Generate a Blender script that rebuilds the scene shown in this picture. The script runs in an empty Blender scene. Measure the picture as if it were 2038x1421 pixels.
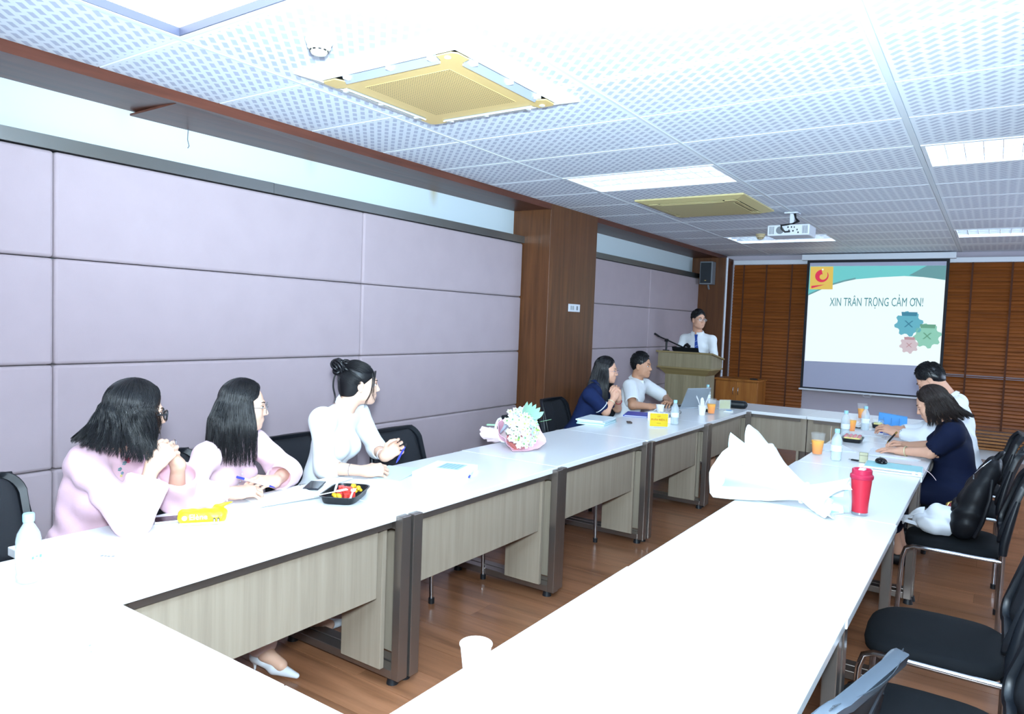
import bpy, math, random
import numpy as np
from mathutils import Vector, Matrix
SC = bpy.context.scene
LINK = SC.collection.objects.link
random.seed(7); RNG = np.random.default_rng(7)
PI = math.pi

# ---------------------------------------------------------------- camera
def camera_rotation(yaw, pitch, roll):
    a, b, c = yaw, pitch, roll
    Rz = np.array([[math.cos(a), -math.sin(a), 0], [math.sin(a), math.cos(a), 0], [0, 0, 1]])
    Rx = np.array([[1, 0, 0], [0, math.cos(b), -math.sin(b)], [0, math.sin(b), math.cos(b)]])
    Ry = np.array([[math.cos(c), 0, math.sin(c)], [0, 1, 0], [-math.sin(c), 0, math.cos(c)]])
    return Rz @ Rx @ Ry
R = camera_rotation(0.596058188, -0.0536301694, -0.0376456)
cam = bpy.data.cameras.new('camera'); cam.sensor_width = 36; cam.sensor_fit = 'HORIZONTAL'
cam.lens = 1414.9 / 2038 * 36; cam.clip_start = .02; cam.clip_end = 60
cam_o = bpy.data.objects.new('camera', cam); LINK(cam_o)
M4 = Matrix.Identity(4)
for i in range(3):
    M4[i][0] = R[i, 0]; M4[i][1] = R[i, 2]; M4[i][2] = -R[i, 1]
M4[0][3], M4[1][3], M4[2][3] = 0, 0, 1.56
cam_o.matrix_world = M4
SC.camera = cam_o

# ---------------------------------------------------------------- world, exposure, lights
SC.view_settings.view_transform = 'Standard'; SC.view_settings.look = 'None'
SC.view_settings.gamma = 1; SC.view_settings.use_curve_mapping = False
SC.view_settings.exposure = 1.2
SC.cycles.use_denoising = True
SC.cycles.max_bounces = 8; SC.cycles.diffuse_bounces = 5; SC.cycles.glossy_bounces = 4
SC.cycles.transmission_bounces = 8; SC.cycles.transparent_max_bounces = 12
SC.cycles.caustics_reflective = False; SC.cycles.caustics_refractive = False
SC.cycles.sample_clamp_indirect = 6
W = bpy.data.worlds.new('world'); SC.world = W; W.use_nodes = True
W.node_tree.nodes['Background'].inputs[0].default_value = (.75, .85, 1, 1)
W.node_tree.nodes['Background'].inputs[1].default_value = .6

def lamp(name, kind, loc, aim, energy, color, **kw):
    d = bpy.data.lights.new(name, kind); d.energy = energy; d.color = color
    for k, v in kw.items(): setattr(d, k, v)
    o = bpy.data.objects.new(name, d); LINK(o); o.location = loc
    o.rotation_euler = (Vector(aim) - Vector(loc)).to_track_quat('-Z', 'Y').to_euler()
    return o
# the photographer's flash, tilted up so that it bounces off the ceiling
FLASH_UP = lamp('flash_bounce', 'SPOT', (0.03, -.02, 1.80), (-.55, 1.05, 2.64), 900, (.66, .86, 1.0),
                spot_size=math.radians(115), spot_blend=.9, shadow_soft_size=.05)
FLASH_FILL = lamp('flash_direct', 'SPOT', (0.03, -.02, 1.78), (-1.7, 2.6, 1.1), 290, (.71, .88, 1.0),
                  spot_size=math.radians(130), spot_blend=.8, shadow_soft_size=.12)
TUBE_STRENGTH = 11.0

# ---------------------------------------------------------------- colours and materials
def lin(c):
    if isinstance(c, str): c = [int(c[i:i+2], 16) / 255 for i in (0, 2, 4)]
    return tuple(x / 12.92 if x <= .04045 else ((x + .055) / 1.055) ** 2.4 for x in c[:3])
MATS = {}
def mat(name, col, rough=.5, metal=0, spec=.5, alpha=None, emit=0, emitcol=None, trans=0, ior=1.45, coat=0, sheen=0, sss=0):
    if name in MATS: return MATS[name]
    m = bpy.data.materials.new(name); m.use_nodes = True; MATS[name] = m
    b = m.node_tree.nodes['Principled BSDF']; I = b.inputs
    I['Base Color'].default_value = (*lin(col), 1); I['Roughness'].default_value = rough
    I['Metallic'].default_value = metal; I['Specular IOR Level'].default_value = spec
    I['IOR'].default_value = ior; I['Transmission Weight'].default_value = trans
    I['Coat Weight'].default_value = coat; I['Sheen Weight'].default_value = sheen
    if sss: I['Subsurface Weight'].default_value = sss; I['Subsurface Radius'].default_value = (.012, .004, .002); I['Subsurface Scale'].default_value = 1
    if emit: I['Emission Strength'].default_value = emit; I['Emission Color'].default_value = (*lin(emitcol or col), 1)
    if alpha is not None: I['Alpha'].default_value = alpha
    return m
def N(m, t, **kw):
    n = m.node_tree.nodes.new(t)
    for k, v in kw.items():
        if k.startswith('i_'): n.inputs[k[2:].replace('_', ' ')].default_value = v
        else: setattr(n, k, v)
    return n
def L(m, a, b): m.node_tree.links.new(a, b)
def ramp(m, fac, stops):
    r = N(m, 'ShaderNodeValToRGB'); e = r.color_ramp.elements
    while len(e) < len(stops): e.new(.5)
    for x, (p, c) in zip(e, stops): x.position = p; x.color = (*lin(c), 1)
    L(m, fac, r.inputs[0]); return r.outputs[0]
def coords(m, scale=(1, 1, 1), vary=False, rot=(0, 0, 0)):
    t = N(m, 'ShaderNodeTexCoord'); mp = N(m, 'ShaderNodeMapping')
    mp.inputs['Scale'].default_value = scale; mp.inputs['Rotation'].default_value = rot
    src = t.outputs['Object']
    if vary:
        oi = N(m, 'ShaderNodeObjectInfo'); mu = N(m, 'ShaderNodeVectorMath', operation='MULTIPLY_ADD')
        L(m, oi.outputs['Random'], mu.inputs[0]); mu.inputs[1].default_value = (37.1, 91.7, 13.3); L(m, src, mu.inputs[2]); src = mu.outputs[0]
    L(m, src, mp.inputs[0]); return mp.outputs[0]
def bump(m, h, strength=.2, dist=.002):
    b = N(m, 'ShaderNodeBump'); b.inputs['Strength'].default_value = strength; b.inputs['Distance'].default_value = dist
    L(m, h, b.inputs['Height']); L(m, b.outputs[0], m.node_tree.nodes['Principled BSDF'].inputs['Normal'])
def bsdf(m): return m.node_tree.nodes['Principled BSDF'].inputs
def wood(name, stops, scale, rough=.4, vary=False, spec=.4, objvar=0, coat=0, bstr=.05):
    """grain stretched by the scale vector; optional tone change from object to object"""
    if name in MATS: return MATS[name]
    m = mat(name, '808080', rough, spec=spec, coat=coat)
    v = coords(m, scale, vary)
    n = N(m, 'ShaderNodeTexNoise', i_Scale=1.0, i_Detail=7.0, i_Roughness=.62, i_Distortion=.35); L(m, v, n.inputs['Vector'])
    c = ramp(m, n.outputs[0], stops)
    if objvar:
        oi = N(m, 'ShaderNodeObjectInfo'); mr = N(m, 'ShaderNodeMapRange'); mr.inputs[3].default_value = 1 - objvar; mr.inputs[4].default_value = 1 + objvar
        L(m, oi.outputs['Random'], mr.inputs[0]); hs = N(m, 'ShaderNodeHueSaturation'); L(m, mr.outputs[0], hs.inputs['Value']); L(m, c, hs.inputs['Color']); c = hs.outputs[0]
    L(m, c, bsdf(m)['Base Color'])
    if bstr: bump(m, n.outputs[0], bstr, .001)
    return m
def cloth_mat(name, col, rough=.85, scale=900, bs=.25, var=.06, sheen=.2, big=0):
    if name in MATS: return MATS[name]
    m = mat(name, col, rough, spec=.2, sheen=sheen)
    v = coords(m)
    w = N(m, 'ShaderNodeTexNoise', i_Scale=float(scale), i_Detail=2.0); L(m, v, w.inputs['Vector'])
    n = N(m, 'ShaderNodeTexNoise', i_Scale=6.0, i_Detail=4.0); L(m, v, n.inputs['Vector'])
    c = np.array(lin(col)); mx = N(m, 'ShaderNodeMix', data_type='RGBA')
    mx.inputs[6].default_value = (*(c * (1 - var)), 1); mx.inputs[7].default_value = (*np.clip(c * (1 + var), 0, 1), 1)
    L(m, n.outputs[0], mx.inputs[0]); L(m, mx.outputs[2], bsdf(m)['Base Color'])
    if big:
        ad = N(m, 'ShaderNodeMath', operation='MULTIPLY_ADD'); L(m, n.outputs[0], ad.inputs[0]); ad.inputs[1].default_value = big; L(m, w.outputs[0], ad.inputs[2]); bump(m, ad.outputs[0], bs, .003)
    else: bump(m, w.outputs[0], bs, .0008)
    return m

# ---------------------------------------------------------------- mesh builder
class MB:
    def __init__(s): s.V = []; s.F = []; s.MI = []; s.mi = 0
    def add(s, V, F, M=None):
        b = len(s.V)
        if M is not None: V = [tuple(M @ Vector(v)) for v in V]
        s.V += [tuple(map(float, v)) for v in V]; s.F += [tuple(int(i) + b for i in f) for f in F]; s.MI += [s.mi] * len(F)
        return s
    def box(s, x0, x1, y0, y1, z0, z1, M=None):
        V = [(x, y, z) for z in (z0, z1) for y in (y0, y1) for x in (x0, x1)]
        return s.add(V, [(0, 2, 3, 1), (4, 5, 7, 6), (0, 1, 5, 4), (2, 6, 7, 3), (0, 4, 6, 2), (1, 3, 7, 5)], M)
    def hexa(s, bot, top):
        return s.add(list(bot) + list(top), [(3, 2, 1, 0), (4, 5, 6, 7), (0, 1, 5, 4), (1, 2, 6, 5), (2, 3, 7, 6), (3, 0, 4, 7)])
    def tube(s, P, r, n=8, closed=False, M=None, flat=1.0):
        P = [Vector(p) for p in P]; k = len(P); rr = r if hasattr(r, '__len__') else [r] * k
        V = []; F = []; t0 = (P[1] - P[0]).normalized()
        a = t0.orthogonal().normalized()
        if abs(t0.z) < .9: a = (Vector((0, 0, 1)) - t0 * t0.z).normalized()
        for i in range(k):
            t = (P[(i + 1) % k] - P[i - 1]) if (closed or 0 < i < k - 1) else (P[1] - P[0] if i == 0 else P[-1] - P[-2])
            t.normalize(); a = (a - t * a.dot(t)).normalized(); b = t.cross(a)
            for j in range(n):
                q = 2 * PI * j / n; V.append(P[i] + a * (rr[i] * flat * math.cos(q)) + b * (rr[i] * math.sin(q)))
        m = k if closed else k - 1
        for i in range(m):
            for j in range(n):
                A = i * n; B = ((i + 1) % k) * n; F.append((A + j, A + (j + 1) % n, B + (j + 1) % n, B + j))
        if not closed: F += [tuple(reversed(range(n))), tuple(range((k - 1) * n, k * n))]
        return s.add(V, F, M)
    def cyl(s, p0, p1, r0, r1=None, n=16): return s.tube([p0, p1], [r0, r0 if r1 is None else r1], n)
    def lathe(s, prof, c=(0, 0, 0), n=24, M=None, wav=None):
        V = []; F = []
        for i, (r, z) in enumerate(prof):
            for j in range(n):
                q = 2 * PI * j / n; rr = r * (1 + (wav(i, q) if wav else 0)); V.append((c[0] + rr * math.cos(q), c[1] + rr * math.sin(q), c[2] + z))
        for i in range(len(prof) - 1):
            for j in range(n): F.append((i * n + j, i * n + (j + 1) % n, (i + 1) * n + (j + 1) % n, (i + 1) * n + j))
        if prof[0][0] > 1e-6: F.append(tuple(reversed(range(n))))
        if prof[-1][0] > 1e-6: F.append(tuple(range((len(prof) - 1) * n, len(prof) * n)))
        return s.add(V, F, M)
    def prism(s, poly, z0, z1, M=None):
        n = len(poly); V = [(x, y, z0) for x, y in poly] + [(x, y, z1) for x, y in poly]
        F = [tuple(reversed(range(n))), tuple(range(n, 2 * n))] + [(i, (i + 1) % n, n + (i + 1) % n, n + i) for i in range(n)]
        return s.add(V, F, M)
    def grid(s, fn, nu, nv, th=0):
        """surface fn(u,v); th>0 gives it a real thickness"""
        P = np.array([[fn(i / nu, j / nv) for j in range(nv + 1)] for i in range(nu + 1)], float)
        idx = lambda i, j: i * (nv + 1) + j
        F = [(idx(i, j), idx(i + 1, j), idx(i + 1, j + 1), idx(i, j + 1)) for i in range(nu) for j in range(nv)]
        V = P.reshape(-1, 3)
        if th:
            du = np.gradient(P, axis=0); dv = np.gradient(P, axis=1); nn = np.cross(du, dv); nn /= np.linalg.norm(nn, axis=-1, keepdims=True) + 1e-9
            V2 = (P - nn * th).reshape(-1, 3); o = len(V); V = np.vstack([V, V2])
            F = F + [tuple(o + a for a in reversed(f)) for f in F]
            ring = [idx(i, 0) for i in range(nu)] + [idx(nu, j) for j in range(nv)] + [idx(i, nv) for i in range(nu, 0, -1)] + [idx(0, j) for j in range(nv, 0, -1)]
            for a, b in zip(ring, ring[1:] + ring[:1]): F.append((b, a, o + a, o + b))
        return s.add(V, F)
    def blob(s, c, r, n=8, Mr=None, jit=0):
        V = []; F = []; m = n
        rows = max(4, n // 2)
        V.append((0, 0, -1))
        for i in range(1, rows):
            t = -PI / 2 + PI * i / rows
            for j in range(m):
                q = 2 * PI * j / m; V.append((math.cos(t) * math.cos(q), math.cos(t) * math.sin(q), math.sin(t)))
        V.append((0, 0, 1)); last = len(V) - 1
        for j in range(m): F.append((0, 1 + (j + 1) % m, 1 + j))
        for i in range(rows - 2):
            for j in range(m): A = 1 + i * m; B = A + m; F.append((A + j, A + (j + 1) % m, B + (j + 1) % m, B + j))
        A = 1 + (rows - 2) * m
        for j in range(m): F.append((A + j, A + (j + 1) % m, last))
        W_ = []
        for v in V:
            k = 1 + (random.uniform(-jit, jit) if jit else 0)
            p = Vector((v[0] * r[0] * k, v[1] * r[1] * k, v[2] * r[2] * k))
            if Mr is not None: p = Mr @ p
            W_.append((c[0] + p.x, c[1] + p.y, c[2] + p.z))
        return s.add(W_, F)
    def mesh(s, name, mats, smooth=None):
        me = bpy.data.meshes.new(name); me.from_pydata(s.V, [], s.F)
        for m in (mats if isinstance(mats, (list, tuple)) else [mats]): me.materials.append(m)
        if any(s.MI): me.polygons.foreach_set('material_index', s.MI)
        me.validate(); me.update()
        if smooth is not None:
            me.shade_smooth()
            if smooth < 180: me.set_sharp_from_angle(angle=math.radians(smooth))
        return me
    def build(s, name, mats, parent=None, smooth=None, bevel=0, seg=2, loc=None, rot=None, local=None):
        o = bpy.data.objects.new(name, s.mesh(name, mats, smooth)); LINK(o)
        if parent is not None:
            o.parent = parent
            if local is None: o.matrix_parent_inverse = Matrix.Identity(4)
        if loc is not None: o.location = loc
        if rot is not None: o.rotation_euler = rot
        if bevel:
            md = o.modifiers.new('bevel', 'BEVEL'); md.width = bevel; md.segments = seg; md.limit_method = 'ANGLE'; md.angle_limit = .6
        return o
def npmesh(name, V, F, mats, mi=None, smooth=True):
    """fast mesh from numpy arrays, F an (n,4) or (n,3) array"""
    me = bpy.data.meshes.new(name); k = F.shape[1]; n = len(F)
    me.vertices.add(len(V)); me.vertices.foreach_set('co', np.ascontiguousarray(V, np.float32).ravel())
    me.loops.add(n * k); me.loops.foreach_set('vertex_index', np.ascontiguousarray(F, np.int32).ravel())
    me.polygons.add(n); me.polygons.foreach_set('loop_start', np.arange(0, n * k, k, dtype=np.int32))
    for m in (mats if isinstance(mats, (list, tuple)) else [mats]): me.materials.append(m)
    if mi is not None: me.polygons.foreach_set('material_index', np.ascontiguousarray(mi, np.int32))
    me.update(calc_edges=True)
    if smooth: me.shade_smooth()
    return me
def put(name, me, parent=None):
    o = bpy.data.objects.new(name, me); LINK(o)
    if parent is not None: o.parent = parent
    return o
def tag(o, label=None, cat=None, group=None, kind=None):
    if label: o['label'] = label
    if cat: o['category'] = cat
    if group: o['group'] = group
    if kind: o['kind'] = kind
    return o
def thing(name, label, cat, loc=(0, 0, 0), rz=0, group=None):
    o = bpy.data.objects.new(name, None); o.empty_display_size = .05; LINK(o); o.location = loc; o.rotation_euler = (0, 0, rz)
    return tag(o, label, cat, group)
def dup(root, loc, rz, label=None, group=None):
    r = root.copy(); LINK(r); r.location = loc; r.rotation_euler = (0, 0, rz)
    if label: r['label'] = label
    if group: r['group'] = group
    for ch in list(root.children):
        c = ch.copy(); LINK(c); c.parent = r
        for g in list(ch.children):
            d = g.copy(); LINK(d); d.parent = c
    return r
def struct(o, label=None):
    o['kind'] = 'structure'
    if label: o['label'] = label
    return o
def text_obj(txt, size, name, material, parent, M, depth=.0006, align='CENTER', bold=0, sx=1.0):
    cu = bpy.data.curves.new('lettering', 'FONT'); cu.body = txt; cu.size = size; cu.extrude = depth; cu.align_x = align; cu.align_y = 'CENTER'; cu.offset = bold
    cu.resolution_u = 2
    t = bpy.data.objects.new('lettering', cu); LINK(t)
    me = bpy.data.meshes.new_from_object(t.evaluated_get(bpy.context.evaluated_depsgraph_get()))
    bpy.data.objects.remove(t); bpy.data.curves.remove(cu)
    me.transform(M @ Matrix.Diagonal((sx, 1, 1, 1))); me.materials.clear(); me.materials.append(material)
    return put(name, me, parent)
def frame_M(o, x, y, z=None):
    """matrix with columns x,y,(z) and origin o"""
    x = Vector(x).normalized(); y = Vector(y).normalized(); z = Vector(z).normalized() if z is not None else x.cross(y)
    M = Matrix.Identity(4)
    for i in range(3): M[i][0] = x[i]; M[i][1] = y[i]; M[i][2] = z[i]; M[i][3] = o[i]
    return M
# ================================================================ THE ROOM
M_plank = wood('laminate plank', [(.2, '623f2b'), (.45, '8c5e41'), (.62, '9d6b4c'), (.85, '78513a')], (1.1, 16, 1), rough=.28, vary=True, objvar=.13, spec=.45, coat=.12)
M_darkgap = mat('floor groove', '2c1a10', .8)
M_column = wood('veneer brown', [(.25, '3f2816'), (.5, '5a3720'), (.75, '6b4326')], (22, 22, 1.1), rough=.36, spec=.45)
M_cornice = wood('cornice veneer', [(.25, '42241a'), (.55, '573024'), (.8, '653a2c')], (20, 1.3, 20), rough=.4, spec=.4)
M_wallpaint = mat('pale wall paint', 'c6d3da', .75)
M_backpaint = mat('back wall paint', 'b5adb8', .8)
def stains(m):
    tc = N(m, 'ShaderNodeTexCoord'); sp = N(m, 'ShaderNodeSeparateXYZ'); L(m, tc.outputs['Object'], sp.inputs[0]); tot = None
    def mth(op, a, b):
        n = N(m, 'ShaderNodeMath', operation=op)
        for i, q in enumerate((a, b)):
            if isinstance(q, (int, float)): n.inputs[i].default_value = q
            else: L(m, q, n.inputs[i])
        return n.outputs[0]
    zz = N(m, 'ShaderNodeMapRange'); zz.inputs[1].default_value = 2.44; zz.inputs[2].default_value = 2.585; L(m, sp.outputs[2], zz.inputs[0])
    for y0, w, a in ((3.24, .07, .5), (4.51, .07, .75), (7.35, .06, .5), (1.98, .08, .2)):
        d = mth('ABSOLUTE', mth('SUBTRACT', sp.outputs[1], y0), 0); f = mth('MULTIPLY', mth('MAXIMUM', mth('SUBTRACT', 1, mth('DIVIDE', d, w)), 0), a); tot = f if tot is None else mth('ADD', tot, f)
    mx = N(m, 'ShaderNodeMix', data_type='RGBA'); mx.inputs[6].default_value = (*lin('c6d3da'), 1); mx.inputs[7].default_value = (*lin('a89a6c'), 1)
    L(m, mth('MULTIPLY', tot, zz.outputs[0]), mx.inputs[0]); L(m, mx.outputs[2], bsdf(m)['Base Color'])
stains(M_wallpaint)
M_white = mat('white plaster', 'd8dadd', .8)
M_steel = mat('brushed steel', '8f8f8c', .33, metal=1)
M_panel = cloth_mat('wall panel fabric', 'a6979d', .9, scale=420, bs=.35, var=.06, sheen=.1)
M_bar = mat('ceiling bar', 'c9d0d6', .5)

# ---- floor and planks
fl = MB().box(-4.0, 2.3, -1.5, 11.0, -.10, -.008).build('floor', M_darkgap)
struct(fl, 'reddish brown laminate floor of long boards')
pl_me = MB().box(-.6085, .6085, -.0985, .0985, -.012, 0).mesh('plank', M_plank)
first = True
for r in range(52):
    y = .72 + r * .2 - .1
    for c in range(4):
        x = -3.33 + c * 1.218 + (.53, 0, .27, -.31)[r % 4]
        o = put('plank', pl_me, fl); o.location = (x, y, 0)
st = MB()
for r in range(52):
    y = .72 + r * .2 - .1; x1 = -3.33 + 3 * 1.218 + (.53, 0, .27, -.31)[r % 4] + .6095
    x0 = -3.33 + (.53, 0, .27, -.31)[r % 4] - .6095
    if x0 > -3.93: st.box(-3.94, x0 - .001, y - .0985, y + .0985, -.012, 0)
    st.box(x1 + .001, 2.29, y - .0985, y + .0985, -.012, 0)
st.box(-3.94, 2.29, -1.45, .518, -.012, 0)
tag(st.build('plank_edges', M_plank, fl), kind='stuff')

# ---- ceiling
M_tile = mat('perforated ceiling tile', 'e0e4e8', .55)
def tile_pattern(m):
    tc = N(m, 'ShaderNodeTexCoord'); sp = N(m, 'ShaderNodeSeparateXYZ'); L(m, tc.outputs['Object'], sp.inputs[0])
    def mth(op, a, b=None):
        n = N(m, 'ShaderNodeMath', operation=op)
        for i, q in enumerate((a, b)):
            if q is None: continue
            if isinstance(q, (int, float)): n.inputs[i].default_value = q
            else: L(m, q, n.inputs[i])
        return n.outputs[0]
    x, y = sp.outputs[0], sp.outputs[1]
    p, q = mth('MULTIPLY', x, 1 / .06), mth('MULTIPLY', y, 1 / .06)      # slanted rectangles on a square lattice
    mm, nn = mth('ADD', mth('ADD', p, q), 80), mth('ADD', mth('SUBTRACT', q, p), 80)
    m0 = mth('FLOOR', mth('ADD', mm, .5)); s1 = mth('LESS_THAN', mth('ABSOLUTE', mth('SUBTRACT', mm, m0)), .26)
    dn = mth('ABSOLUTE', mth('SUBTRACT', mth('FRACT', mth('ADD', mth('MULTIPLY', mth('SUBTRACT', nn, m0), .5), 200.5)), .5))
    s = mth('MULTIPLY', s1, mth('LESS_THAN', dn, .342))
    b = mth('MULTIPLY', mth('LESS_THAN', mth('ABSOLUTE', x), .562), mth('LESS_THAN', mth('ABSOLUTE', y), .282))
    s = mth('MULTIPLY', s, b)
    mx = N(m, 'ShaderNodeMix', data_type='RGBA'); mx.inputs[6].default_value = (*lin('dbe2ea'), 1); mx.inputs[7].default_value = (*lin('b1b8c9'), 1)
    L(m, s, mx.inputs[0]); L(m, mx.outputs[2], bsdf(m)['Base Color'])
    inv = mth('SUBTRACT', 1, s); bump(m, inv, .3, .002)
tile_pattern(M_tile)
ce = MB().box(-4.0, 2.3, -1.5, 11.0, 2.80, 2.88).build('ceiling', M_white); struct(ce, 'suspended ceiling of perforated metal tiles')
ROWS = [.44, 1.05, 1.66, 2.27, 2.885, 3.485, 4.083, 4.71, 5.34, 5.96, 6.56, 7.22, 7.9, 8.59, 9.27, 9.95, 10.9]
COLS = [(-3.48, -2.815), (-2.80, -1.627), (-1.612, -.457), (-.43, .74), (.76, 1.93)]
FIX = {(1, 1): 'opal', (7, 1): 'louver', (13, 1): 'louver', (7, 3): 'louver', (13, 3): 'louver'}
tiles = {}
for ri in range(len(ROWS) - 1):
    for ci, (x0, x1) in enumerate(COLS):
        if (ri, ci) in FIX: continue
        y0, y1 = ROWS[ri] + .0012, ROWS[ri + 1] - .0012
        key = (ci, round(y1 - y0, 3))
        if key not in tiles:
            hx, hy = (x1 - x0) / 2, (y1 - y0) / 2; b = MB(); e = .004
            b.hexa([(-hx + e, hy - e, 0), (hx - e, hy - e, 0), (hx - e, -hy + e, 0), (-hx + e, -hy + e, 0)][::-1], [(-hx, -hy, .006), (hx, -hy, .006), (hx, hy, .006), (-hx, hy, .006)])
            tiles[key] = b.mesh('ceiling_tile', M_tile)
        o = put('ceiling_tile', tiles[key], ce); o.location = ((x0 + x1) / 2, (y0 + y1) / 2, 2.64)
for x0, x1 in ((-2.8155, -2.7995), (-1.6275, -1.6115), (-.4575, -.4295), (.7395, .7605), (1.9295, 2.2)):
    MB().box(x0, x1, .44, 10.9, 2.6375, 2.655).build('grid_bar', M_bar, ce)
MB().box(-3.5, 2.25, -1.45, .44, 2.64, 2.65).build('ceiling_margin', M_white, ce)

# ---- light fittings in the ceiling
M_tubeglow = mat('fluorescent tube', 'ffffff', .4, emit=TUBE_STRENGTH, emitcol='d2e8ff')
M_opal = mat('opal diffuser', 'ffffff', .4, emit=2.2, emitcol='f2f8ff')
M_reflect = mat('louver aluminium', 'e3e8ee', .25, metal=.7)
M_fitting = mat('white fitting', 'd5dae0', .45)
M_lip_grey = mat('grey light lip', '474c60', .5)
def fitting(x0, x1, y0, y1, kind, label):
    cx, cy = (x0 + x1) / 2, (y0 + y1) / 2; hx, hy = (x1 - x0) / 2 - .004, (y1 - y0) / 2 - .004
    t = thing('ceiling_light', label, 'ceiling light', (cx, cy, 2.64), group=None)
    f = MB(); w = .022
    f.box(-hx, hx, -hy, -hy + w, -.004, .012); f.box(-hx, hx, hy - w, hy, -.004, .012); f.box(-hx, -hx + w, -hy + w, hy - w, -.004, .012); f.box(hx - w, hx, -hy + w, hy - w, -.004, .012)
    f.build('frame', M_fitting, t)
    h = MB(); ix, iy = hx - w, hy - w
    h.box(-ix - .01, ix + .01, -iy - .01, iy + .01, .088, .094); h.box(-ix - .01, -ix, -iy, iy, .012, .09); h.box(ix, ix + .01, -iy, iy, .012, .09); h.box(-ix, ix, -iy - .01, -iy, .012, .09); h.box(-ix, ix, iy, iy + .01, .012, .09)
    h.build('housing', M_fitting, t)
    if kind == 'opal':
        MB().box(-ix, ix, -iy, iy, .030, .036).build('diffuser', M_opal, t)
        for q in (-1, 1): MB().box(-ix, ix, min(q * iy, q * (iy - .006)), max(q * iy, q * (iy - .006)), -.002, .030).build('inner_lip', M_lip_grey, t); MB().box(min(q * ix, q * (ix - .006)), max(q * ix, q * (ix - .006)), -iy + .006, iy - .006, -.002, .030).build('inner_lip', M_lip_grey, t)
        return t
    for k in (-1, 0, 1):
        MB().cyl((-ix + .03, k * iy * .64, .058), (ix - .03, k * iy * .64, .058), .014, n=10).build('tube', M_tubeglow, t, smooth=60)
    for k in (-1, 1):
        b = MB(); y = k * iy * .33
        b.hexa([(-ix, y - .004, .002), (ix, y - .004, .002), (ix, y + .004, .002), (-ix, y + .004, .002)], [(-ix, y - .022, .05), (ix, y - .022, .05), (ix, y + .022, .05), (-ix, y + .022, .05)])
        b.build('reflector', M_reflect, t)
    b = MB()
    b.hexa([(-.0015, -iy, .002), (.0015, -iy, .002), (.0015, iy, .002), (-.0015, iy, .002)], [(-.006, -iy, .036), (.006, -iy, .036), (.006, iy, .036), (-.006, iy, .036)])
    me = b.mesh('louver_blade', M_reflect); n = 12
    for k in range(1, n):
        o = put('louver_blade', me, t); o.location = (-ix + 2 * ix * k / n, 0, 0)
    return t
LL = {(1, 1): 'square white ceiling light panel above the nearest left seats, cut by the top edge',
      (7, 1): 'louvered fluorescent light between the two ceiling air conditioners', (13, 1): 'louvered fluorescent light behind the projector',
      (7, 3): 'louvered fluorescent light at the right edge, nearer one', (13, 3): 'louvered fluorescent light at the right edge, farther one'}
for (ri, ci), k in FIX.items():
    fitting(COLS[ci][0], COLS[ci][1], ROWS[ri], ROWS[ri + 1], k, LL[(ri, ci)])

# ---- left wall
wl = MB().box(-4.0, -3.90, -1.5, 11.0, 0, 2.80).build('wall_left', M_wallpaint); struct(wl, 'left wall, pale paint above upholstered panels')
def wall_panel(y0, y1, z0, z1):
    MB().box(-3.895, -3.78, y0 + .002, y1 - .002, z0 + .002, z1 - .002).build('wall_panel', M_panel, wl, bevel=.016, seg=3, smooth=40)
zs = [.20, .735, 1.252, 1.771, 2.282]
for y0, y1 in ((-.42, 1.605), (1.605, 3.625), (3.625, 5.69), (6.62, 8.73), (8.73, 10.56)):
    for a, b in zip(zs, zs[1:]): wall_panel(y0, y1, a, b)
t1 = MB().box(-3.90, -3.765, -1.4, 2.845, 2.284, 2.348).box(-3.90, -3.7655, 2.847, 5.69, 2.284, 2.347).build('trim_1', M_steel); struct(t1, 'brushed steel ledge above the near wall panels')
t1 = MB().box(-3.90, -3.765, 6.62, 10.56, 2.284, 2.347).build('trim_2', M_steel); struct(t1, 'brushed steel ledge above the far wall panels')
tr = MB().box(-3.51, -3.48, -1.4, 5.69, 2.588, 2.645)
tr.box(-3.90, -3.51, -1.4, 2.06, 2.592, 2.606).build('trim_3', M_cornice); struct(bpy.data.objects['trim_3'], 'wooden cornice under the ceiling edge, near half')
sf = MB(); sf.hexa([(-3.895, 2.02, 2.566), (-3.50, 2.06, 2.590), (-3.50, 5.69, 2.590), (-3.895, 5.69, 2.592)], [(-3.895, 2.02, 2.577), (-3.50, 2.06, 2.601), (-3.50, 5.69, 2.602), (-3.895, 5.69, 2.604)])
sf.build('soffit_board', M_cornice, bpy.data.objects['trim_3'])
t4 = MB().box(-3.51, -3.48, 6.62, 10.9, 2.588, 2.645).box(-3.90, -3.51, 6.62, 10.9, 2.592, 2.606).build('trim_4', M_cornice); struct(t4, 'wooden cornice under the ceiling edge, far half')
t5 = MB().box(-3.90, -3.48, 5.69, 6.62, 0, 2.645).build('trim_5', M_column, bevel=.004); struct(t5, 'wide veneered column on the left wall')
t6 = MB().box(-3.90, -3.385, 10.56, 10.92, 0, 2.59).build('trim_6', M_column, bevel=.004); struct(t6, 'narrow veneered pilaster in the far left corner')
bb = MB().box(-3.90, -3.76, -1.4, 5.69, 0, .2).box(-3.90, -3.76, 6.62, 10.56, 0, .2).build('baseboard_left', M_column); struct(bb)
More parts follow.
